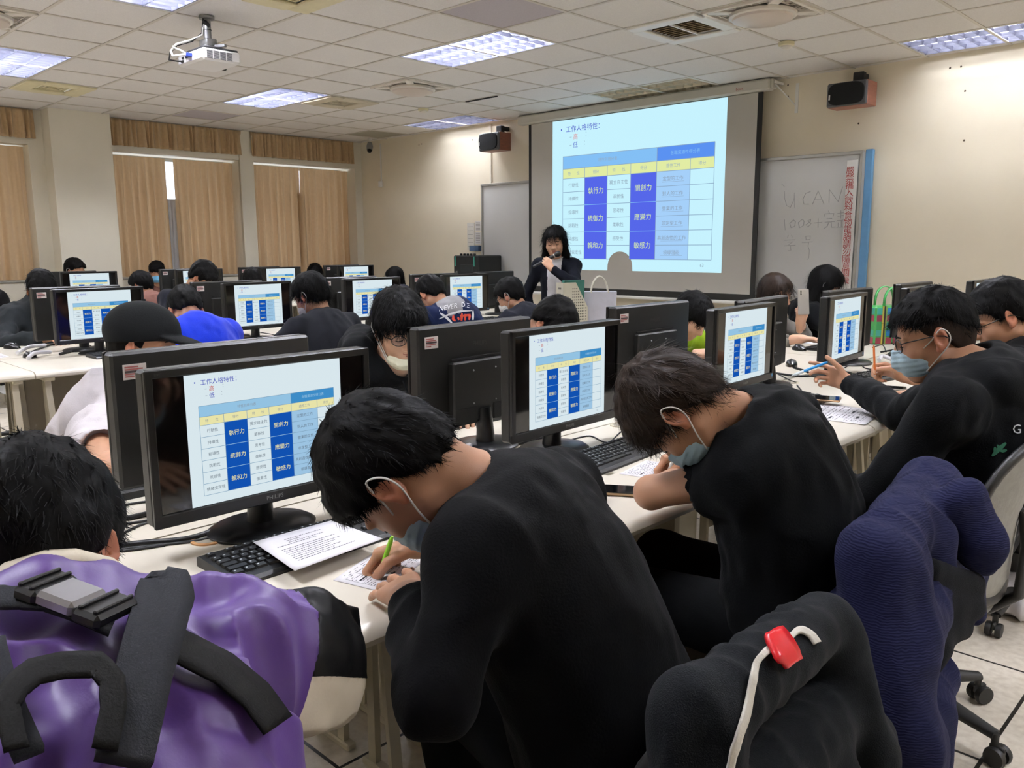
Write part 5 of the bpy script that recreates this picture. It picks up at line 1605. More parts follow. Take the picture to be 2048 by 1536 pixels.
# student in the black cap
pG, gG = human('student in black cap and white tee leaning on his elbow behind the nearest monitors', (4.40, -2.20, .54), 5, atd(290, 690, 2.70), (44, -5, -5),
               hands=dict(R=dict(w=(5.02, -2.12, .84), d=(.4, .5, .7), s='fist'), L=dict(w=(5.05, -1.95, .79), d=(.9, -.3, 0))),
               top=dict(kind='tee', m=M_whitetee, sleeve='short', amp=.012, slen=.56, arm=1.05), hair=('short', M_hair), h=.007, fine=.005, strand=0, seed=29,
               sh=((4.62, -1.86, .90), atd(196, 866, 2.52)), elbows=dict(R=atz(208, 940, .785)), trousers=cloth('denim_blue', '#4d5670'))
cp = SDF((-.14, -.16, -.06), (.14, .24, .19), .005)
cp.el((0, -.012, .045), (.100, .122, .098), k=.01)
x, y, z = cp.ax[0][:, None, None], cp.ax[1][None, :, None], cp.ax[2][None, None, :]
cp.d = np.maximum(cp.d, (.012 + y * .12) - z).astype(np.float32)
cp.el((0, .115, .026), (.078, .085, .012), np.array([[1, 0, 0], [0, .97, -.22], [0, .22, .97]]), k=.008)
Pc, Fc, _ = cp.mesh()
np_mesh('cap', gG['head'] + Pc @ gG['H'], Fc, cloth('cap_black', '#141516'), pG, None, True, gG['org'])
bt_ = MB().lathe([(.008, 0), (.006, .006)], 12, T=T4(gG['H'], gG['head'], gG['org']), c=(0, -.012, .143))
bt_.build('cap_button', cloth('cap_black', '#141516'), pG)
seated(1106, 648, 3.85, 3, 'bowed black haired student facing us behind the second monitor, hair crown only', tee('#15161a'), 'short', pitch=-62, seed=31, strand=2500, h=.008)
pV, gV = seated(1383, 632, 4.55, -4, 'student in lime green shirt bowed over the desk behind a turned monitor', tee('#93b52c', slen=.8, amp=.01), 'fringe', pitch=-42, yaw=8, seed=33, strand=2500, h=.008, skin=M_skin2)
pW, gW = human('long haired girl raising a phone behind a turned monitor', (4.66, 1.86, .54), 2, atd(1551, 588, 5.35), (-8, -12, 4),
               hands=dict(L=dict(w=(5.04, 1.73, .87), d=(.1, -.12, .95), u=(.6, -.7, .1), s='hold'), R=dict(w=(5.1, 1.6, .79), d=(.9, .3, 0))),
               top=dict(kind='long', m=cloth('grey_shirt', '#77736c'), sleeve='long', cuff=.75), hair=('long', M_hairb), h=.008, fem=True, strand=2500, skin=M_skin2, seed=35)
pX, gX = human('long haired girl in black with bangs and mask beside the whiteboard notice', (4.72, 2.50, .54), 18, atd(1652, 570, 5.75), (34, -14, 0),
               hands=None, top=dict(kind='hoodie', m=M_blackhood, sleeve='long', fat=1.08), hair=('long_bangs', M_hair), h=.008, fem=True, strand=2500, mask=(M_blue_mask, False), seed=37, skin=M_skin2)
# ------------------------------------------------------------------ middle row, seat side
def collarH(C, g):
    Rt = g['frame'](.97)
    f = lambda a: g['c7'] + Rt[0] * .060 * math.sin(a) + Rt[1] * (.012 + .060 * math.cos(a)) + Rt[2] * (.035 - .012 * math.cos(a))
    for k in range(14): C.rc(f(2 * PI * k / 14), f(2 * PI * (k + 1) / 14), .016, k=.02)
pH, gH = seated(372, 622, 4.40, 183, 'student in bright blue shirt with curly black hair, seen from behind', dict(kind='jacket', m=cloth('blue_shirt', '#1a38cc', sheen=.2), sleeve='long', amp=.006, fat=1.12, extra=collarH), 'short', pitch=-58, yaw=-14, seed=41, strand=4500, h=.007, side=.02)
pI, gI = seated(622, 592, 4.85, 186, 'student in charcoal sweatshirt and white mask turned aside in the middle row', dict(kind='long', m=cloth('charcoal', '#1b1c21'), sleeve='long', amp=.007, fat=1.05), 'bowl', pitch=-24, yaw=14, seed=43, strand=4000, h=.007, mask=(M_white_mask, False), side=.06)
M_navy = cloth('navy_jacket', '#16203f'); M_hgrey = cloth('hood_grey', '#8d8c8e')
def paintR(P, F, tg):
    c = P[F].mean(1); k = gpos['R']
    return ((np.linalg.norm((c - k) * V(1, 1, 1.0), axis=1) < .122) & (c[:, 2] > k[2] - .075)).astype(int)
gpos = {}
def remR(C, g): gpos['R'] = g['c7'] + V(.055, 0, -.015)
pR, gR = seated(862, 590, 5.55, 182, 'student in navy hoodie with grey hood and white lettering on the back', dict(kind='hoodie', m=[M_navy, M_hgrey], sleeve='long', amp=.006, paint=paintR, extra=remR, fat=1.12), 'short', pitch=-48, seed=45, strand=1500, h=.007, side=-.16)
pS, gS = seated(1020, 592, 6.0, 187, 'student in dark tee with mask and glasses near the lecturer', tee('#1a1b22', amp=.008, slen=.75), 'short', pitch=-30, yaw=12, seed=47, strand=2500, h=.008, mask=(M_white_mask, False), glasses=True, side=.02)
# middle row, far side
pJ, gJ = seated(84, 580, 5.5, 4, 'boy in dark fleece at the left behind a monitor back', dict(kind='jacket', m=cloth('fleece_grey', '#26292b'), sleeve='long', amp=.014, fat=1.15), 'fringe', pitch=-30, yaw=-8, seed=51, strand=2000, h=.009, lean=.14)
seated(406, 556, 6.35, 3, 'dark haired student bowed behind a monitor back, above the blue shirt', tee('#22232a'), 'short', pitch=-48, yaw=30, seed=53, strand=1500, h=.010)
# ------------------------------------------------------------------ row by the curtains
seated(283, 571, 7.7, 184, 'student in brown shirt and glasses seen from behind, before the masked boy', tee('#6d4c44', slen=.9), 'short', pitch=-26, yaw=22, seed=55, strand=1500, h=.010, glasses=True)
seated(505, 562, 8.5, 183, 'round dark head seen from behind below the narrow pier', tee('#2a2a30'), 'bob', pitch=-20, seed=57, strand=900, h=.010, fem=True)
seated(789, 556, 9.8, 196, 'long haired girl in profile before the front wall corner', tee('#33323a'), 'long', pitch=-10, seed=59, strand=900, h=.010, fem=True)
seated(150, 541, 9.0, 12, 'boy in profile before the square column, head above a far monitor', tee('#2c2d33'), 'short', pitch=-16, yaw=24, seed=61, strand=900, h=.010, mask=(M_white_mask, False))
seated(314, 545, 9.6, -8, 'boy in brown shirt and blue mask facing us before the curtain', tee('#6a4a42', slen=.9), 'fringe', pitch=-10, yaw=-20, seed=63, strand=900, h=.010, mask=(mat('mask_sky', '#6fb2d6', .7, var=.04), False))
seated(629, 547, 11.2, 0, 'dark head low before the curtains beside the far sticker monitor', tee('#2b2b30'), 'bowl', pitch=-50, seed=65, strand=700, h=.012)
seated(-6, 612, 6.9, 183, 'person cut by the left edge with dark hair and pale shirt', tee('#8a8a96', slen=.9), 'bob', pitch=-20, seed=67, strand=500, h=.012, fem=True)

# ------------------------------------------------------------------ lecturer
M_blaz = cloth('blazer_navy', '#0c0e16'); M_blouse = cloth('blouse_white', '#cfcdcf')
hdU = atd(1110, 484, 7.25); fU = -62
FU = V(math.cos(math.radians(fU)), math.sin(math.radians(fU)), 0); LU = V(-FU[1], FU[0], 0)
pelU = V(hdU[0], hdU[1], 0) - FU * .05 + LU * .02 + V(0, 0, hdU[2] - .60)
def paintU(P, F, tg):
    c = P[F].mean(1); q = c - pelU
    x = q @ LU; f = q @ FU; z = q[:, 2]
    v = (f > .03) & (f < .128) & (x > -.075 + .0 * z) & (x < .050) & (z > -.02)
    v &= ~((z < .10 + .9 * np.abs(x + .02)) & (z < .06))
    return v.astype(int)
pU, gU = human('lecturer in dark blazer and white top speaking into a microphone', pelU, fU, hdU, (fU + 4, -10, 3),
               hands=dict(L=dict(w=hdU + FU * .175 + LU * .015 + V(0, 0, -.225), d=-LU * .65 + V(0, 0, .75) + FU * .05, u=FU * .9 + LU * .3, s='hold'), R=dict(w=pelU - LU * .22 + FU * .02 + V(0, 0, -.10), d=V(0, 0, -1) + FU * .2, u=-LU, s='rest')),
               top=dict(kind='jacket', m=[M_blaz, M_blouse], sleeve='long', amp=.005, paint=paintU, fat=1.02), hair=('wavy', M_hair), h=.007, fem=True, strand=2500, skin=M_skin2, seed=71, hs=1.06,
               knees=dict(L=pelU + LU * .09 + V(0, 0, -.42), R=pelU - LU * .09 + V(0, 0, -.42), La=pelU + LU * .09 + V(0, 0, -pelU[2] + .10), Ra=pelU - LU * .09 + V(0, 0, -pelU[2] + .10)), kyph=.0)
# ================================================================== chairs in use
put_chair(6.54, -2.13, 184, 'grey office chair under a black jacket behind the student in black sweater').scale = (1, 1, .86)
put_chair(6.49, -1.43, 186, 'grey office chair under a navy cardigan behind the student in black tee').scale = (1, 1, .84)
put_chair(6.565, -.77, 185, 'grey office chair with bare back behind the student holding a blue pen').scale = (1, 1, .96)
put_chair(6.62, .25, 182, 'grey office chair of the rightmost student writing with a pencil')
put_chair(6.84, -3.0, 175, 'grey office chair of the student in the purple jacket')
put_chair(4.66, -1.56, 2, 'grey office chair of the boy with the lowered cream mask')
put_chair(4.62, -.30, 0, 'grey office chair whose back shows right of the bowed hair crown')
put_chair(4.60, .80, -4, 'grey office chair of the student in lime green')
put_chair(4.60, 1.86, 2, 'grey office chair of the girl raising a phone')
put_chair(4.60, 2.50, 14, 'grey office chair of the long haired girl in black')
put_chair(3.28, -1.2, 183, 'grey office chair of the student in the bright blue shirt')
put_chair(3.30, -.42, 184, 'grey office chair of the student in charcoal sweatshirt')
put_chair(3.24, .50, 182, 'grey office chair of the student in the navy hoodie')
put_chair(3.28, 1.24, 186, 'grey office chair of the student near the lecturer')
put_chair(1.0, -1.40, 4, 'grey office chair of the boy in dark fleece')
put_chair(1.02, -.30, 3, 'grey office chair of the student bowed above the blue shirt')
put_chair(-.20, -.1, 184, 'grey office chair of the student in brown shirt seen from behind')
put_chair(.98, -.82, 40, 'empty grey chair back left of the blue shirt')

# ------------------------------------------------------------------ clothes hung on chairs
def ribbon(tree, pts, wpx, off, M_, name, parent, org, thick=.002, taper=None):
    """a flat band laid on a surface along a path seen from the camera side"""
    P3 = []
    for i, p in enumerate(pts):
        a, b = pts[max(i - 1, 0)], pts[min(i + 1, len(pts) - 1)]
        t = np.array([b[0] - a[0], b[1] - a[1]], float); t /= np.linalg.norm(t) + 1e-9
        n = np.array([-t[1], t[0]]); row = []
        w_ = wpx[i] if isinstance(wpx, (list, tuple)) else wpx
        for k in (-1, -.5, 0, .5, 1):
            q = np.array(p, float) + n * w_ / 2 * k
            d = Vector(ray(*q)).normalized()
            h = tree.ray_cast(Vector(CAM), d)
            if h[0] is None: row.append(None); continue
            nn = h[1] if h[1].dot(d) < 0 else -h[1]
            row.append(np.array(h[0]) + np.array(nn) * off - np.array(d) * off * .5)
        P3.append(row)
    prev = None
    for row in P3:
        good = [x for x in row if x is not None]
        if not good: continue
        for i in range(5):
            if row[i] is None: row[i] = good[0] if i < 2 else good[-1]
    P3 = [r for r in P3 if all(x is not None for x in r)]
    G = [[tuple(x - np.asarray(org)) for x in r] for r in P3]
    b = MB(); b.grid(G)
    o = b.build(name, M_, parent, 60)
    md = o.modifiers.new('thick', 'SOLIDIFY'); md.thickness = thick; md.offset = 0
    return o
def dense(pts, n=6):
    out = []
    for i in range(len(pts) - 1):
        for k in range(n):
            t = k / n; out.append((pts[i][0] * (1 - t) + pts[i + 1][0] * t, pts[i][1] * (1 - t) + pts[i + 1][1] * t))
    return out + [pts[-1]]
def tree_of(o):
    me = o.data; off = o.matrix_world.translation if o.parent is None else Vector(o.parent.location)
    return BVHTree.FromPolygons([tuple(Vector(v.co) + off) for v in me.vertices], [tuple(p.vertices) for p in me.polygons])
def drape_on_chair(label, cat, name, x, y, heading, M_, seed, prims, h=.007, amp=.012, wsc=(14, 14, 5)):
    a = math.radians(heading); R = np.array([[math.cos(a), math.sin(a), 0], [-math.sin(a), math.cos(a), 0], [0, 0, 1.]])
    org = V(x, y, 0)
    S_ = SDF((-.62, -.48, .05), (.02, .48, 1.02), h)
    for p in prims:
        if p[0] == 'rc': S_.rc(*p[1:5], k=p[5] if len(p) > 5 else .04)
        elif p[0] == 'el': S_.el(p[1], p[2], k=.04)
        elif p[0] == 'cut': S_.el(p[1], p[2], k=.02, op='s')
    P, F, _ = S_.mesh(); N = vnormals(P, F)
    wr = 1 - np.abs(vnoise(P + .03 * np.stack([vnoise(P, (8,) * 3, k + seed) for k in range(3)], 1), wsc, seed)) * 2
    P = P + N * (amp * (wr + .35 * vnoise(P, (40, 40, 18), seed + 2)))[:, None]
    W = P @ R
    o = thing(name, label, cat, tuple(org), 0)
    return o, np_mesh('cloth', W, F, M_, o, None, True), org
M_jk = cloth('hung_black_jacket', '#16181b', bump=.35, bscale=500)
jk, jko, jorg = drape_on_chair('black jacket with white piping and red tag hung on the nearest chair back', 'jacket', 'hung_jacket', 6.54, -2.13, 184, M_jk, 5,
    [('rc', (-.28, -.19, .765), (-.28, .18, .785), .042, .046), ('rc', (-.31, -.20, .62), (-.31, .20, .64), .050, .052, .08), ('rc', (-.33, -.21, .46), (-.33, .22, .48), .042, .046, .08), ('rc', (-.34, -.21, .30), (-.34, .23, .30), .036, .038, .08),
     ('rc', (-.22, -.17, .70), (-.20, .17, .62), .03, .03, .06), ('rc', (-.26, .20, .77), (-.33, .24, .54), .048, .046), ('rc', (-.33, .24, .54), (-.33, .27, .28), .046, .038),
     ('rc', (-.29, -.21, .74), (-.35, -.23, .56), .044, .044), ('rc', (-.35, -.23, .56), (-.37, -.24, .34), .044, .038), ('rc', (-.36, -.08, .58), (-.40, -.10, .28), .026, .034), ('rc', (-.355, .10, .54), (-.39, .12, .26), .028, .03)], amp=.009, wsc=(18, 18, 4))
bpy.context.view_layer.update()
tj = tree_of(jko)
ribbon(tj, [tuple(p[:2]) for p in spl([(1630, 1288, 0), (1618, 1272, 0), (1598, 1264, 0), (1572, 1280, 0), (1542, 1298, 0), (1512, 1326, 0), (1500, 1372, 0), (1486, 1430, 0), (1470, 1480, 0), (1455, 1545, 0)], 5)], 13, .004, cloth('piping_white', '#d6d1c6'), 'piping', jk, jorg, .004)
rt = ribbon(tj, dense([(1540, 1272), (1550, 1292), (1566, 1318), (1574, 1330)], 3), [34, 38, 42, 44, 46, 46, 44, 40, 38, 36], .010, mat('tag_red', '#d8232c', .25, var=.06), 'tag', jk, jorg, .006)
M_card = cloth('navy_cardigan', '#1a1c38', var=.1, bump=.3, bscale=200)
nt = M_card.node_tree
wv = nt.nodes.new('ShaderNodeTexWave'); wv.inputs['Scale'].default_value = 70; wv.inputs['Distortion'].default_value = 5; wv.inputs['Detail'].default_value = 1; wv.bands_direction = 'Z'
bp_ = nt.nodes.new('ShaderNodeBump'); bp_.inputs['Strength'].default_value = .3; bp_.inputs['Distance'].default_value = .003
tc_ = nt.nodes.new('ShaderNodeTexCoord')
nt.links.new(tc_.outputs['Object'], wv.inputs['Vector']); nt.links.new(wv.outputs['Fac'], bp_.inputs['Height'])
nt.links.new(bp_.outputs[0], nt.nodes['Principled BSDF'].inputs['Normal'])
def LC(px, py, d, x=6.49, y=-1.43, hd=186):
    a = math.radians(hd); w_ = atd(px, py, d) - V(x, y, 0)
    return V(w_[0] * math.cos(a) + w_[1] * math.sin(a), -w_[0] * math.sin(a) + w_[1] * math.cos(a), w_[2])
ck, cko, corg = drape_on_chair('navy ribbed cardigan hung over the chair behind the student in black tee', 'cardigan', 'hung_cardigan', 6.49, -1.43, 186, M_card, 8,
    [('rc', (-.26, -.24, .795), (-.27, .22, .790), .058, .060), ('rc', (-.30, -.22, .64), (-.31, .24, .64), .066, .070, .08), ('rc', (-.33, .00, .46), (-.33, .28, .46), .055, .075, .08), ('rc', (-.35, .08, .28), (-.35, .30, .28), .050, .065, .08),
     ('rc', (-.22, -.20, .72), (-.20, .20, .64), .03, .03, .06), ('rc', (-.28, .22, .75), (-.34, .31, .48), .075, .070), ('rc', (-.34, .31, .48), (-.36, .30, .12), .070, .06), ('rc', (-.26, -.22, .79), (-.32, -.30, .62), .070, .055), ('rc', (-.32, -.30, .62), (-.36, -.30, .50), .055, .03),
     ('rc', (-.35, .14, .46), (-.39, .16, .16), .05, .05), ('rc', LC(1925, 1000, 1.70), LC(1962, 1090, 1.70), .045, .036), ('rc', LC(1962, 1090, 1.70), LC(1972, 1135, 1.70), .034, .012), ('rc', LC(1880, 1080, 1.66), LC(1890, 1165, 1.66), .03, .02)], amp=.008, wsc=(12, 12, 5))
nb, nbo, norg = drape_on_chair('dark mesh cloth with pointed corner hanging below the navy cardigan', 'cloth', 'mesh_cloth', 6.49, -1.43, 186, cloth('mesh_dark', '#141519', bump=.6, bscale=700), 12,
    [('rc', LC(1862, 1140, 1.62), LC(1945, 1165, 1.70), .022, .022), ('rc', LC(1858, 1200, 1.62), LC(1945, 1215, 1.70), .024, .022), ('rc', LC(1862, 1262, 1.62), LC(1925, 1262, 1.68), .022, .018), ('rc', LC(1866, 1300, 1.62), LC(1890, 1305, 1.66), .018, .012), ('rc', LC(1870, 1300, 1.62), LC(1872, 1345, 1.62), .016, .005)], h=.006, amp=.004)
# ------------------------------------------------------------------ backpack straps and bag of the purple jacket student
bk = thing('backpack', 'dark grey backpack with buckle straps on the purple jacket', 'backpack', (6.9, -2.9, 0), 0)
borg = V(6.9, -2.9, 0)
tA = gA['bvh']
M_strap = mat('strap_grey', '#292a2e', .85, var=.08, scale=80, bump=.25, bscale=500, spec=.15)
M_web = mat('webbing_black', '#0f0e0d', .7, var=.1, scale=60, bump=.2, bscale=400, spec=.15)
ribbon(tA, dense([(311, 1190), (305, 1240), (284, 1320), (262, 1400), (240, 1500), (228, 1560)], 5), 104, .026, M_strap, 'padded_strap', bk, borg, .012)
ribbon(tA, dense([(300, 1310), (360, 1340), (420, 1370), (480, 1420), (522, 1478)], 5), 62, .020, M_web, 'side_strap', bk, borg, .003)
ribbon(tA, dense([(-20, 1236), (40, 1236), (90, 1240), (140, 1258), (215, 1290)], 5), 50, .022, M_strap, 'chest_strap', bk, borg, .004)
ribbon(tA, dense([(-10, 1330), (6, 1400), (30, 1470), (60, 1540)], 5), 60, .022, M_strap, 'padded_strap', bk, borg, .010)
ribbon(tA, dense([(40, 1545), (28, 1500), (22, 1462), (40, 1430), (70, 1404), (120, 1392), (180, 1390), (204, 1420), (206, 1470), (190, 1545)], 4), 46, .034, M_web, 'top_handle', bk, borg, .003)
# buckle
def cast(tree, p):
    d = Vector(ray(*p)).normalized(); h = tree.ray_cast(Vector(CAM), d)
    return (np.array(h[0]), np.array(h[1] if h[1].dot(d) < 0 else -h[1])) if h[0] is not None else (atd(p[0], p[1], .8), -CF)
bc, bn = cast(tA, (140, 1262)); bl, _ = cast(tA, (50, 1236)); br_, _ = cast(tA, (212, 1300))
bx = nrm(br_ - bl); bzv = nrm(bn - bx * (bn @ bx)); by = np.cross(bzv, bx)
TB = Matrix([[bx[0], by[0], bzv[0], bc[0] - borg[0] + bn[0] * .032], [bx[1], by[1], bzv[1], bc[1] - borg[1] + bn[1] * .032], [bx[2], by[2], bzv[2], bc[2] - borg[2] + bn[2] * .032], [0, 0, 0, 1]])
bl_ = np.linalg.norm(br_ - bl)
bb = MB()
bb.box((-.032, 0, 0), (.026, .052, .014), 0, TB, .004); bb.box((.034, 0, 0), (.030, .052, .014), 0, TB, .004)
for x_ in (-.040, -.028, .026, .042): bb.box((x_, 0, .008), (.004, .046, .004), 0, TB, .001)
bb.box((-.002, -.002, .001), (.042, .044, .015), 1, TB, .004)
bb.build('buckle', [mat('buckle_black', '#0f0f10', .35, var=.03), mat('buckle_silver', '#a09fa3', .22, .6, var=.03)], bk)  # black buckle with a silver centre
bg_ = SDF(atd(230, 1640, .80) - .3, atd(230, 1640, .80) + .3, .008)
c0 = atd(235, 1655, .76)
bg_.el(c0, V(.15, .13, .13), k=.03); bg_.el(c0 - V(-.04, 0, .12), V(.15, .14, .16), k=.05)
P_, F_, _ = bg_.mesh()
np_mesh('bag_body', P_, F_, M_strap, bk, None, True, borg)

# ------------------------------------------------------------------ papers
M_pap = mat('paper_white', '#e9e6ea', .75, var=.01, scale=3)
M_prt = mat('paper_print', '#6f6e75', .8, var=.1)
M_prd = mat('paper_print_dark', '#2a2a30', .8, var=.1)
def paper(label, corners, z, kind, seed, group=None, curl=0.):
    """corners: near-left, near-right, far-right, far-left of the sheet on the table"""
    A, B_, C_2, D_ = (V(*c, 0) for c in corners)
    rnd = random.Random(seed)
    c = (A + B_ + C_2 + D_) / 4
    t = thing('paper_sheet', label, 'paper', (c[0], c[1], z), 0, group)
    def at(u, v): return A * (1 - u) * (1 - v) + B_ * u * (1 - v) + C_2 * u * v + D_ * (1 - u) * v - c
    def zz_(u, v): return curl * (u * u * .6 + (1 - v) ** 2 * .4) + .0012
    n = 8
    b = MB()
    b.grid([[(*at(i / n, j / n)[:2], zz_(i / n, j / n)) for j in range(n + 1)] for i in range(n + 1)])
    o = b.build('sheet', M_pap, t, 60); md = o.modifiers.new('thick', 'SOLIDIFY'); md.thickness = .0012; md.offset = -1
    p = MB()
    def q(u0, v0, u1, v1, m):
        p.add([(*at(u, v)[:2], zz_(u, v) + .0006) for u, v in ((u0, v0), (u1, v0), (u1, v1), (u0, v1))], [(0, 1, 2, 3)], m)
    if kind == 'letter':
        for r in range(13):
            v = .80 - r * .052
            if r == 4: continue
            u = .12 + (.16 if r < 3 else 0); e = .9 - rnd.random() * .35 - (.12 if r < 3 else 0)
            while u < e:
                w_ = rnd.uniform(.012, .03); q(u, v, min(u + w_, e), v + .017, 0); u += w_ + .008
    else:
        for r in range(15):
            v = .9 - r * .055
            u = .06
            while u < .92:
                w_ = rnd.uniform(.012, .05)
                if rnd.random() < .6: q(u, v, min(u + w_, .94), v + .016, 0)
                u += w_ + .012
        for r in range(7): q(.06, .10 + r * .12, .94, .103 + r * .12, 1)
        for r in range(6): q(.06 + r * .176, .10, .0635 + r * .176, .82, 1)
        for (u, v) in ((.10, .55), (.30, .20), (.62, .35)): q(u, v, u + .14, v + .035, 1)
    p.build('print', [M_prt, M_prd], t)['kind'] = 'stuff'
    return t
def pz(*pp, z=.742): return [tuple(atz(*p, z)[:2]) for p in pp]
paper('white typed pages lying over the nearest keyboard', pz((590, 1142), (765, 1078), (662, 1042), (507, 1085), z=.768), .768, 'letter', 1)
paper('small sheet under the hands of the student in black sweater', [(6.175, -2.30), (6.10, -2.12), (5.99, -2.16), (6.065, -2.33)], DZ + .0005, 'form', 2)
paper('sheet under the hand of the student in black tee', [(6.13, -1.36), (6.10, -1.20), (5.98, -1.22), (6.01, -1.385)], DZ + .0005, 'form', 3)
paper('printed form at the desk edge before the masked student with a blue pen', pz((1730, 850), (1768, 824), (1640, 806), (1598, 832)), DZ + .0005, 'form', 4, None, .004)
paper('printed form before the girl raising a phone', [(4.93, 1.80), (4.93, 2.10), (5.16, 2.10), (5.16, 1.80)], DZ + .0005, 'form', 5)
paper('blank looking sheet at the far left end of the middle row', pz((0, 716), (18, 713), (0, 706), (-20, 710)), DZ + .0005, 'letter', 6)
paper('sheet standing by the student near the lecturer on the middle row', [(2.62, .95), (2.62, 1.20), (2.40, 1.20), (2.40, .95)], DZ + .0005, 'form', 7)

# ------------------------------------------------------------------ phones and pens
M_glass = mat('phone_glass', '#0b0c0f', .06, var=0, spec=.8)
M_gold = mat('phone_gold', '#a88a68', .3, .7, var=.04)
M_sil = mat('phone_silver', '#b9b4ab', .3, .4, var=.03)
def phone(label, loc, R, case, back=False, group='phones'):
    t = bpy.data.objects.new('phone', None); COL.objects.link(t); t.matrix_world = Matrix.Translation(loc) @ R
    tag(t, label, 'phone', group)
    MB().box((0, 0, 0), (.074, .155, .0085), b=.0035).build('case', case, t)
    MB().box((0, 0, .0042), (.069, .149, .0012), b=.0005).build('display', M_glass, t)
    b = MB().box((-.018, .055, -.0052), (.020, .030, .002), b=.001)
    for k in (-1, 0, 1): b.lathe([(.005, 0), (.0045, .0014)], 14, 1, rot(rx=PI, loc=(-.018, .055 + k * .0095, -.006)))
    b.build('camera_bump', [case, M_glass], t)
    return t
def lay(px, deg): return Matrix.Rotation(math.radians(deg), 4, 'Z')
phone('phone with gold edge beside the blue pencil case', (6.100, -1.53, DZ + .0048), lay(0, -58), M_gold)
phone('phone lying tilted on the keyboard edge near the blue pen hand', (5.965, -.05, DZ + .022), Matrix.Rotation(math.radians(-72), 4, 'Z') @ Matrix.Rotation(.05, 4, 'Y'), M_gold)
phone('phone lying under the forearm of the rightmost student', (6.03, .47, DZ + .0048), lay(0, -70), M_sil)
wlt = thing('wallet_case', 'brown phone wallet beside the lime green student', 'wallet', (5.01, .62, DZ), math.radians(8))
MB().box((0, 0, .006), (.09, .16, .012), b=.004).build('cover', mat('leather_brown', '#a5603c', .5, var=.08), wlt)
MB().box((0, 0, .015), (.08, .15, .006), b=.002).build('phone_face', M_glass, wlt)
hw_ = gW['w']['L']
phW = nrm(V(.80, -.55, .12)); upW = nrm(V(.05, -.05, 1.) - phW * (V(.05, -.05, 1.) @ phW)); rtW = np.cross(upW, phW)
cW = hw_ + V(.02, -.02, .135)
phone('silver phone held up by the long haired girl', tuple(cW), Matrix([[rtW[0], upW[0], -phW[0], 0], [rtW[1], upW[1], -phW[1], 0], [rtW[2], upW[2], -phW[2], 0], [0, 0, 0, 1]]), M_sil, True)
def pen(label, a, d, body, grip, tip_m, ln=.142, r=.0045):
    d = nrm(d); q = Vector(d).to_track_quat('Z', 'Y').to_matrix().to_4x4()
    t = bpy.data.objects.new('pen', None); COL.objects.link(t); t.matrix_world = Matrix.Translation(Vector(a)) @ q
    tag(t, label, 'pen')
    MB().lathe([(.0006, 0), (.0022, .010), (r * .85, .016)], 14).build('tip', tip_m, t, 40)
    MB().lathe([(r * .9, .016), (r * 1.08, .020), (r * 1.08, .052), (r, .054)], 14).build('grip', grip, t, 40)
    MB().lathe([(r, .054), (r, ln - .01), (r * .7, ln - .004), (r * .5, ln)], 14).build('barrel', body, t, 40)
    MB().box((r * 1.2, 0, ln - .03), (.002, .004, .04), b=.001).build('clip', body, t)
    return t
def hold(g, q, label, body, grip, tip_m, d=None, back=.030, ln=.142):
    Pq, tips, th = g['hand'][q]
    m = (tips[0] + th) / 2
    d = V(*d) if d is not None else nrm(g['el'][q] - m) * .3 + V(0, 0, 1)
    return pen(label, m - nrm(d) * back, d, body, grip, tip_m, ln)
M_pw = mat('pen_white', '#c9c7c2', .35, var=.02); M_pgn = mat('pen_green', '#8fd22e', .4, var=.03); M_pbl = mat('pen_blue', '#2f94d8', .35, var=.04); M_por = mat('pen_orange', '#c9692c', .4, var=.05); M_pbk = mat('pen_black', '#1a1a1c', .4, var=.03); M_pcl = mat('pen_clear', '#d5dde0', .2, var=.02)
hold(gB, 'R', 'white and green pen in the hand of the student in black sweater', M_pgn, M_pw, M_pw, (.35, .10, .9))
hold(gC, 'R', 'pale pen in the hand of the student in black tee', M_pw, M_pbk, M_pbk, (.35, .15, .9))
Pd, td, thd = gD['hand']['R']
pen('blue and clear pen between the open fingers of the masked student', (td[1] + thd) / 2 + V(-.085, -.055, -.045), nrm(V(.80, .50, .42)), M_pbl, M_pcl, M_pcl, .145, .0052)
hold(gE, 'R', 'orange pencil in the fist of the rightmost student', M_por, M_por, M_pw, (-.10, .0, 1.))
pen('blue ballpoint on the desk before the girl raising a phone', tuple(atz(1588, 680, DZ + .005)), (.25, 1, 0), M_pbk, M_pbl, M_pbl)
# pencil case
pc = thing('pencil_case', 'bright blue zipped pencil case beside the phone with gold edge', 'pencil case', (6.105, -1.70, DZ), math.radians(8))
MB().tube([(0, -.09, .035), (0, -.075, .037), (0, .075, .037), (0, .09, .035)], [.02, .036, .036, .02], 18).build('pouch', mat('case_blue', '#1f74cf', .6, var=.08, bump=.2, bscale=300), pc, 60)
MB().tube([(.0365, -.07, .036), (.0375, .07, .036)], .005, 8).tube([(0, -.08, .074), (0, .08, .074)], .004, 8).build('zip', mat('zip_navy', '#152a5c', .5, var=.05), pc, 60)

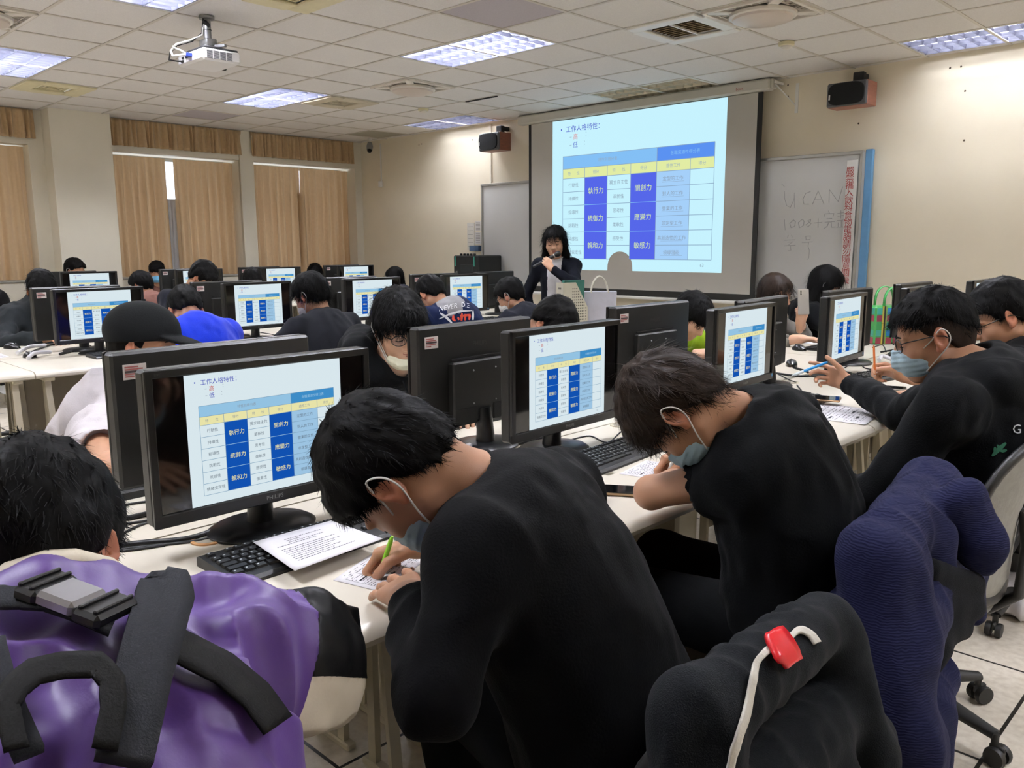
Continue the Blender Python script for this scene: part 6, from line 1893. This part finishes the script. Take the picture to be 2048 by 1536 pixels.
# ------------------------------------------------------------------ green checked bag
gbag = thing('tote_bag', 'green checked plastic tote bag with striped handle standing on the front row', 'bag', (5.40, 2.16, DZ), math.radians(52))
M_gp = mat('bag_green', '#4ea558', .35, var=.06); M_bb = mat('bag_blue', '#3b86b8', .3, var=.06); M_br = mat('bag_red', '#9c4250', .35, var=.06); M_tq = mat('bag_teal', '#4fae98', .3, var=.06); M_yl = mat('bag_yellow', '#c9b648', .5, var=.06)
MB().box((0, 0, .118), (.24, .12, .236), b=.012).build('body', M_gp, gbag)
ck_ = MB()
pat = [0, 1, 2, 0, 1, 3]
for r in range(5):
    for c in range(4):
        m = [0, 1, 3, 0, 1][r] if c % 2 else [3, 1, 2, 3, 1][r]
        ck_.box((-.085 + c * .057, -.0605, .205 - r * .045), (.048, .002, .038), m)
        if c < 2:
            ck_.box((.1205, -.028 + c * .056, .205 - r * .045), (.002, .046, .038), m); ck_.box((-.1205, -.028 + c * .056, .205 - r * .045), (.002, .046, .038), m)
ck_.build('checks', [M_bb, M_br, M_gp, M_tq], gbag)
st_ = MB()
for q in (-.06, .06):
    st_.box((q, -.0625, .118), (.03, .002, .234), 0); st_.box((q, -.064, .118), (.010, .002, .234), 1); st_.box((q + .01, -.064, .118), (.004, .002, .234), 2)
st_.box((.1225, 0, .118), (.002, .03, .234), 0); st_.box((.124, 0, .118), (.002, .012, .234), 1)
st_.build('stripe', [M_yl, mat('stripe_dark', '#3a3020', .5, var=.05), M_gp], gbag)
hd_ = MB()
for y_ in (-.05, .05):
    G = []
    for k in range(13):
        a = PI * k / 12
        G.append([(.06 * math.cos(a) * (1 if k not in (0, 12) else 1), y_ + .012 * s_ , .234 + .115 * math.sin(a) ** .7) for s_ in (-1, 1)])
    hd_.grid(G)
o = hd_.build('handle', M_gp, gbag, 60); md = o.modifiers.new('thick', 'SOLIDIFY'); md.thickness = .004

# ------------------------------------------------------------------ lecturer's table
tb = thing('lecture_table', 'small white table before the lecturer holding a file box and paper bag', 'table', (3.28, 2.12, 0), 0)
MB().box((0, 0, .73), (.72, .95, .03), b=.006).build('tabletop', M_top, tb)
for x_ in (-.32, .32):
    for y_ in (-.43, .43): MB().box((x_, y_, .358), (.035, .035, .716), b=.004).build('leg', M_leg, tb)
fbx = aty(1137, 600, 1.86)
fb = thing('file_box', 'cream perforated file box before the lecturer', 'file box', (3.10, 1.86, .746), math.radians(80))
M_fb = mat('file_cream', '#cfcab6', .5, var=.03)
prf = [(-.125, 0), (.125, 0), (.125, .12), (.0, .32), (-.125, .32)]
MB().prism([(x_, z_) for x_, z_ in prf], -.045, -.042, 0, rot(rx=PI / 2)).prism(prf, .042, .045, 0, rot(rx=PI / 2)).box((-.1235, 0, .16), (.003, .09, .32)).box((0, 0, .002), (.25, .09, .004)).box((.1235, 0, .06), (.003, .09, .12)).build('shell', M_fb, fb)
hl_ = MB()
for r in range(12):
    for c in range(8):
        x_, z_ = -.03 + c * .019, .03 + r * .022
        if x_ > .115 or z_ > .31 - max(0, x_) * 1.6 - .012: continue
        hl_.lathe([(.0058, 0), (.0058, .001)], 10, 0, rot(rx=PI / 2, loc=(x_, -.0455, z_)))
hl_.box((-.1256, 0, .275), (.001, .035, .014))
hl_.build('perforation', mat('hole_dark', '#6d6a60', .8, var=.05), fb)['kind'] = 'stuff'
MB().box((.02, .01, .17), (.20, .035, .33)).build('papers', mat('folder_green', '#2f6b5e', .5, var=.05), fb)
bo = thing('bottle', 'small pink bottle beside the cream file box', 'bottle', tuple(aty(1099, 640, 1.80) * V(1, 1, 0) + V(0, 0, .746)), 0)
MB().lathe([(.031, 0), (.034, .008), (.034, .135), (.028, .150)], 24).build('body', mat('bottle_pink', '#c29c8c', .35, var=.04), bo, 40)
MB().lathe([(.029, .150), (.031, .154), (.031, .185), (.026, .19)], 24).build('cap', mat('bottle_cap', '#b98c80', .4, var=.04), bo, 40)
pbq = aty(1198, 640, 2.12)
pb = thing('paper_bag', 'white paper bag with rope handles beside the cream file box', 'bag', (float(pbq[0]), 2.12, .746), math.radians(42))
MB().prism([(-.13, 0), (.13, 0), (.135, .24), (-.135, .24)], -.05, .05, 0, rot(rx=PI / 2)).build('body', mat('bag_white', '#c9c8d2', .4, var=.06, scale=12, bump=.3, bscale=30), pb)
hd_ = MB()
for y_ in (-.05, .05): hd_.tube([(-.07 + .14 * k / 12, y_, .23 + .13 * math.sin(PI * k / 12) ** .6) for k in range(13)], .0045, 8)
hd_.build('handle', mat('rope_cream', '#d8d3c4', .7, var=.05), pb, 60)
# microphone
hwU = gU['w']['L']; PqU, tU, thU = gU['hand']['L']
mic_c = (tU[0] + tU[2] + thU) / 3
md_ = nrm(gU['head'] + gU['H'][1] * .14 - gU['H'][2] * .10 - mic_c)
q_ = Vector(md_).to_track_quat('Z', 'Y').to_matrix().to_4x4()
mc = bpy.data.objects.new('microphone', None); COL.objects.link(mc); mc.matrix_world = Matrix.Translation(Vector(mic_c)) @ q_
tag(mc, 'black handheld microphone at the lips of the lecturer', 'microphone')
MB().lathe([(.011, -.13), (.012, -.10), (.016, .06), (.017, .075)], 18).build('handle', M_pbk, mc, 40)
MB().lathe([(.0175, .075), (.018, .085)], 18).build('ring', M_sil, mc, 40)
MB().lathe([(.018, .085), (.025, .10), (.026, .115), (.02, .132), (.006, .138)], 18).build('head', mat('mic_mesh', '#1c1c1e', .5, .3, var=.2, scale=300), mc, 60)

# ------------------------------------------------------------------ hoodie print
tR = tree_of(gR['shirt'])
def decal(tree, verts_px, faces, M_, name, parent, org, off=.004):
    vs = []
    for p in verts_px:
        d = Vector(ray(*p)).normalized(); h = tree.ray_cast(Vector(CAM), d)
        if h[0] is None: vs.append(None); continue
        vs.append(np.array(h[0]) - np.array(d) * off)
    fs = [f for f in faces if all(vs[i] is not None for i in f)]
    keep = sorted({i for f in fs for i in f}); ix = {k: i for i, k in enumerate(keep)}
    if not fs: return
    MB().add([tuple(vs[k] - np.asarray(org)) for k in keep], [tuple(ix[i] for i in f) for f in fs]).build(name, M_, parent)
v_, f_, w_ = glyphs('NEVER'); sc = 12.5
M_wp = mat('print_white', '#d8d8da', .7, var=.03); M_rp = mat('print_red', '#d2472c', .7, var=.05)
ho_ = gR['shirt']; rr = gR['root']
decal(tR, [(897 + a * sc - (c * sc * -.10), 614 - c * sc * 1.15 - (a * sc) * .20) for a, c in v_], f_, M_wp, 'lettering', rr, gR['org'])
v_, f_, w_ = glyphs('DIE')
decal(tR, [(931 + a * 11, 610 - c * 13 + a * 11 * .18) for a, c in v_], f_, M_wp, 'lettering', rr, gR['org'])
def stroke(pts, w0):
    D_ = dense(pts, 5); vs = []; fs = []
    for i, p in enumerate(D_):
        a, b = D_[max(i - 1, 0)], D_[min(i + 1, len(D_) - 1)]
        t = np.array([b[0] - a[0], b[1] - a[1]]); t = t / (np.linalg.norm(t) + 1e-9)
        ww = w0 * math.sin(PI * (i + .6) / (len(D_) + .4)) ** .5
        vs += [(p[0] - t[1] * ww / 2, p[1] + t[0] * ww / 2), (p[0] + t[1] * ww / 2, p[1] - t[0] * ww / 2)]
    fs = [(2 * i, 2 * i + 1, 2 * i + 3, 2 * i + 2) for i in range(len(D_) - 1)]
    return vs, fs
for pts, w0, m in (([(878, 638), (900, 628), (922, 622), (944, 621)], 4, M_wp), ([(880, 626), (892, 634), (904, 646)], 5, M_wp), ([(907, 630), (906, 638), (911, 642)], 5, M_rp), ([(916, 634), (918, 640)], 4, M_rp), ([(924, 626), (923, 642)], 5, M_rp), ([(920, 632), (940, 630), (938, 640)], 5, M_rp), ([(930, 628), (930, 641)], 4, M_rp), ([(946, 621), (946, 640)], 4, M_wp)):
    v2, f2 = stroke(pts, w0); decal(tR, v2, f2, m, 'print', rr, gR['org'], .005)

tD = tree_of(gD['shirt'])
v_, f_, w_ = glyphs('G')
decal(tD, [(2034 + a * 26, 858 - c * 26) for a, c in v_], f_, M_wp, 'print', gD['root'], gD['org'], .004)
M_lf = mat('print_leaf', '#3c7a5c', .7, var=.1)
for pts, w0 in (([(1984, 912), (1996, 900), (2012, 886)], 9), ([(1990, 906), (1990, 894)], 6), ([(1998, 900), (2006, 902), (2014, 900)], 6), ([(1994, 890), (2000, 896)], 5)):
    v2, f2 = stroke(pts, w0); decal(tD, v2, f2, M_lf, 'print', gD['root'], gD['org'], .004)

# ------------------------------------------------------------------ cables and grommets
M_cab = mat('cable_black', '#17171a', .5, var=.05)
M_wrap = mat('cable_wrap_white', '#cfcdd0', .5, var=.04)
def spline(pts, n=6):
    P_ = [np.asarray(p, float) for p in pts]; out = []
    for i in range(len(P_) - 1):
        p0, p1, p2, p3 = P_[max(i - 1, 0)], P_[i], P_[i + 1], P_[min(i + 2, len(P_) - 1)]
        for k in range(n):
            t = k / n
            out.append(.5 * ((2 * p1) + (-p0 + p2) * t + (2 * p0 - 5 * p1 + 4 * p2 - p3) * t * t + (-p0 + 3 * p1 - 3 * p2 + p3) * t ** 3))
    return out + [P_[-1]]
def cable(label, px, r, zs=None, M_=None, group='desk cables', name='cable'):
    pts = []
    for i, p in enumerate(px):
        z = DZ + r + (zs[i] if zs else 0)
        pts.append(atz(p[0], p[1], z))
    o = MB().tube([tuple(p) for p in spline(pts)], r, 7).build(name, M_ or M_cab, None, 80)
    return tag(o, label, 'cable', group)
GA = 'cables running behind the nearest monitors'
for px, r in (([(205, 1022), (260, 1008), (320, 1000)], .003), ([(200, 1045), (260, 1035), (330, 1018), (370, 1005)], .006), ([(205, 1052), (270, 1045), (330, 1035)], .003), ([(225, 1092), (290, 1085), (370, 1078), (430, 1060), (470, 1040)], .006), ([(220, 1100), (300, 1092), (400, 1080), (460, 1062)], .003), ([(240, 1070), (280, 1050), (330, 1035)], .003), ([(205, 1105), (260, 1100), (330, 1090)], .003)):
    cable('black cable running behind the nearest monitor at the left', px, r, None, None, GA)
GB = 'cables around the second monitor'
for px, r, zs in (([(912, 893), (960, 905), (1000, 890), (1060, 880), (1105, 872)], .005, None), ([(930, 908), (990, 892), (1050, 884), (1110, 860)], .006, None), ([(985, 860), (985, 890), (1005, 893)], .003, None), ([(1010, 905), (1040, 918), (1068, 905), (1085, 880)], .003, None), ([(1020, 902), (1070, 918), (1095, 900), (1115, 865)], .003, None), ([(908, 886), (945, 895), (985, 893)], .003, None), ([(1140, 880), (1180, 872), (1215, 885), (1245, 862), (1275, 858)], .0025, None)):
    cable('black cable around the base of the second monitor', px, r, zs, None, GB)
GC = 'cables around the third monitor'
for px, r, zs in (([(1545, 742), (1575, 758), (1592, 765)], .003, None), ([(1580, 765), (1540, 790), (1520, 800)], .003, None), ([(1594, 770), (1610, 790), (1614, 795)], .003, None), ([(1545, 745), (1600, 752), (1650, 748), (1680, 740)], .005, None), ([(1588, 735), (1610, 742), (1625, 748)], .006, [.04, .01, 0])):
    cable('black cable on the desk around the third monitor with slide', px, r, zs, None, GC)
GD = 'cables behind the green bag monitor'
for px, r in (([(1690, 735), (1715, 722), (1730, 736), (1760, 740)], .003), ([(1745, 695), (1765, 690), (1772, 704)], .003), ([(1762, 704), (1790, 700), (1806, 704)], .005), ([(1770, 710), (1795, 712), (1808, 706)], .004)):
    cable('black cable on the desk beside the green checked bag', px, r, None, None, GD)
GE = 'cables on the middle row'
for px, r in (([(120, 708), (150, 700), (180, 692)], .008), ([(60, 705), (100, 690), (120, 688)], .006), ([(505, 662), (540, 668), (560, 672)], .003)):
    cable('black cable on the middle row beside the black cap', px, r, None, None, GE)
GW = 'white wrapped cable ends'
for px, lab in (([(905, 912), (925, 900), (938, 892)], 'white cable sleeve beside the head of the student in black sweater'), ([(1790, 722), (1766, 712), (1758, 720)], 'white plug sleeve beside the orange pencil'), ([(35, 706), (58, 694), (90, 690)], 'upper white cable sleeve on the middle row at the left'), ([(56, 716), (70, 706), (100, 704)], 'lower white cable sleeve on the middle row at the left'), ([(1240, 803), (1246, 812), (1243, 822)], 'white cable sleeve beside the brown hair')):
    cable(lab, px, .011, [.004, .02, .005], M_wrap, GW, 'cable_sleeve')
M_gr = mat('grommet_cream', '#bdb59f', .5, var=.04)
for (px, py, lab) in ((1240, 851, 'round desk grommet right of the second monitor'), (1526, 776, 'round desk grommet below the third monitor with slide'), (1582, 765, 'round desk grommet with cables right of the third monitor'), (1668, 722, 'round desk grommet left of the pale slide monitor'), (415, 1081, 'orange marked round desk grommet left of the nearest monitor base'), (628, 650, 'round desk grommet in the middle row')):
    p = atz(px, py, DZ)
    t = thing('grommet', lab, 'grommet', (p[0], p[1], DZ), 0, 'desk grommets')
    MB().lathe([(.034, 0), (.034, .003), (.027, .004), (.026, .002)], 28).build('ring', M_gr if px != 415 else mat('grommet_orange', '#b98a5a', .5, var=.1), t, 40)
    MB().lathe([(.026, .0005), (.0258, .0022)], 24).build('cover', mat('grommet_grey', '#8f897a', .5, var=.06), t, 40)

# ------------------------------------------------------------------ floor things
pcx = thing('computer_case', 'black computer case with white label under the middle row desk', 'computer', (2.45, -1.25, 0), 0)
MB().box((0, 0, .20), (.38, .20, .40), b=.01).build('case', mat('case_black', '#0e0e10', .5, var=.08), pcx)
MB().box((.1915, .0, .30), (.002, .06, .03)).build('label', M_pap, pcx)
sb = SDF((6.1, .0, -.02), (6.9, .6, .3), .01)
pb2 = thing('plastic_bag', 'crumpled white plastic bag on the floor beyond the grey chair', 'bag', (6.50, .30, 0), 0)
sb.el((6.50, .30, .075), (.20, .15, .085), k=.03); sb.el((6.62, .24, .06), (.13, .12, .07), k=.05)
P_, F_, _ = sb.mesh(); N_ = vnormals(P_, F_); P_ = P_ + N_ * (.018 * (1 - 2 * np.abs(vnoise(P_, (17,) * 3, 4))))[:, None]; P_[:, 2] = np.maximum(P_[:, 2], .003)
np_mesh('film', P_, F_, mat('plastic_white', '#cfccd0', .3, var=.05), pb2, None, True, V(6.50, .30, 0))
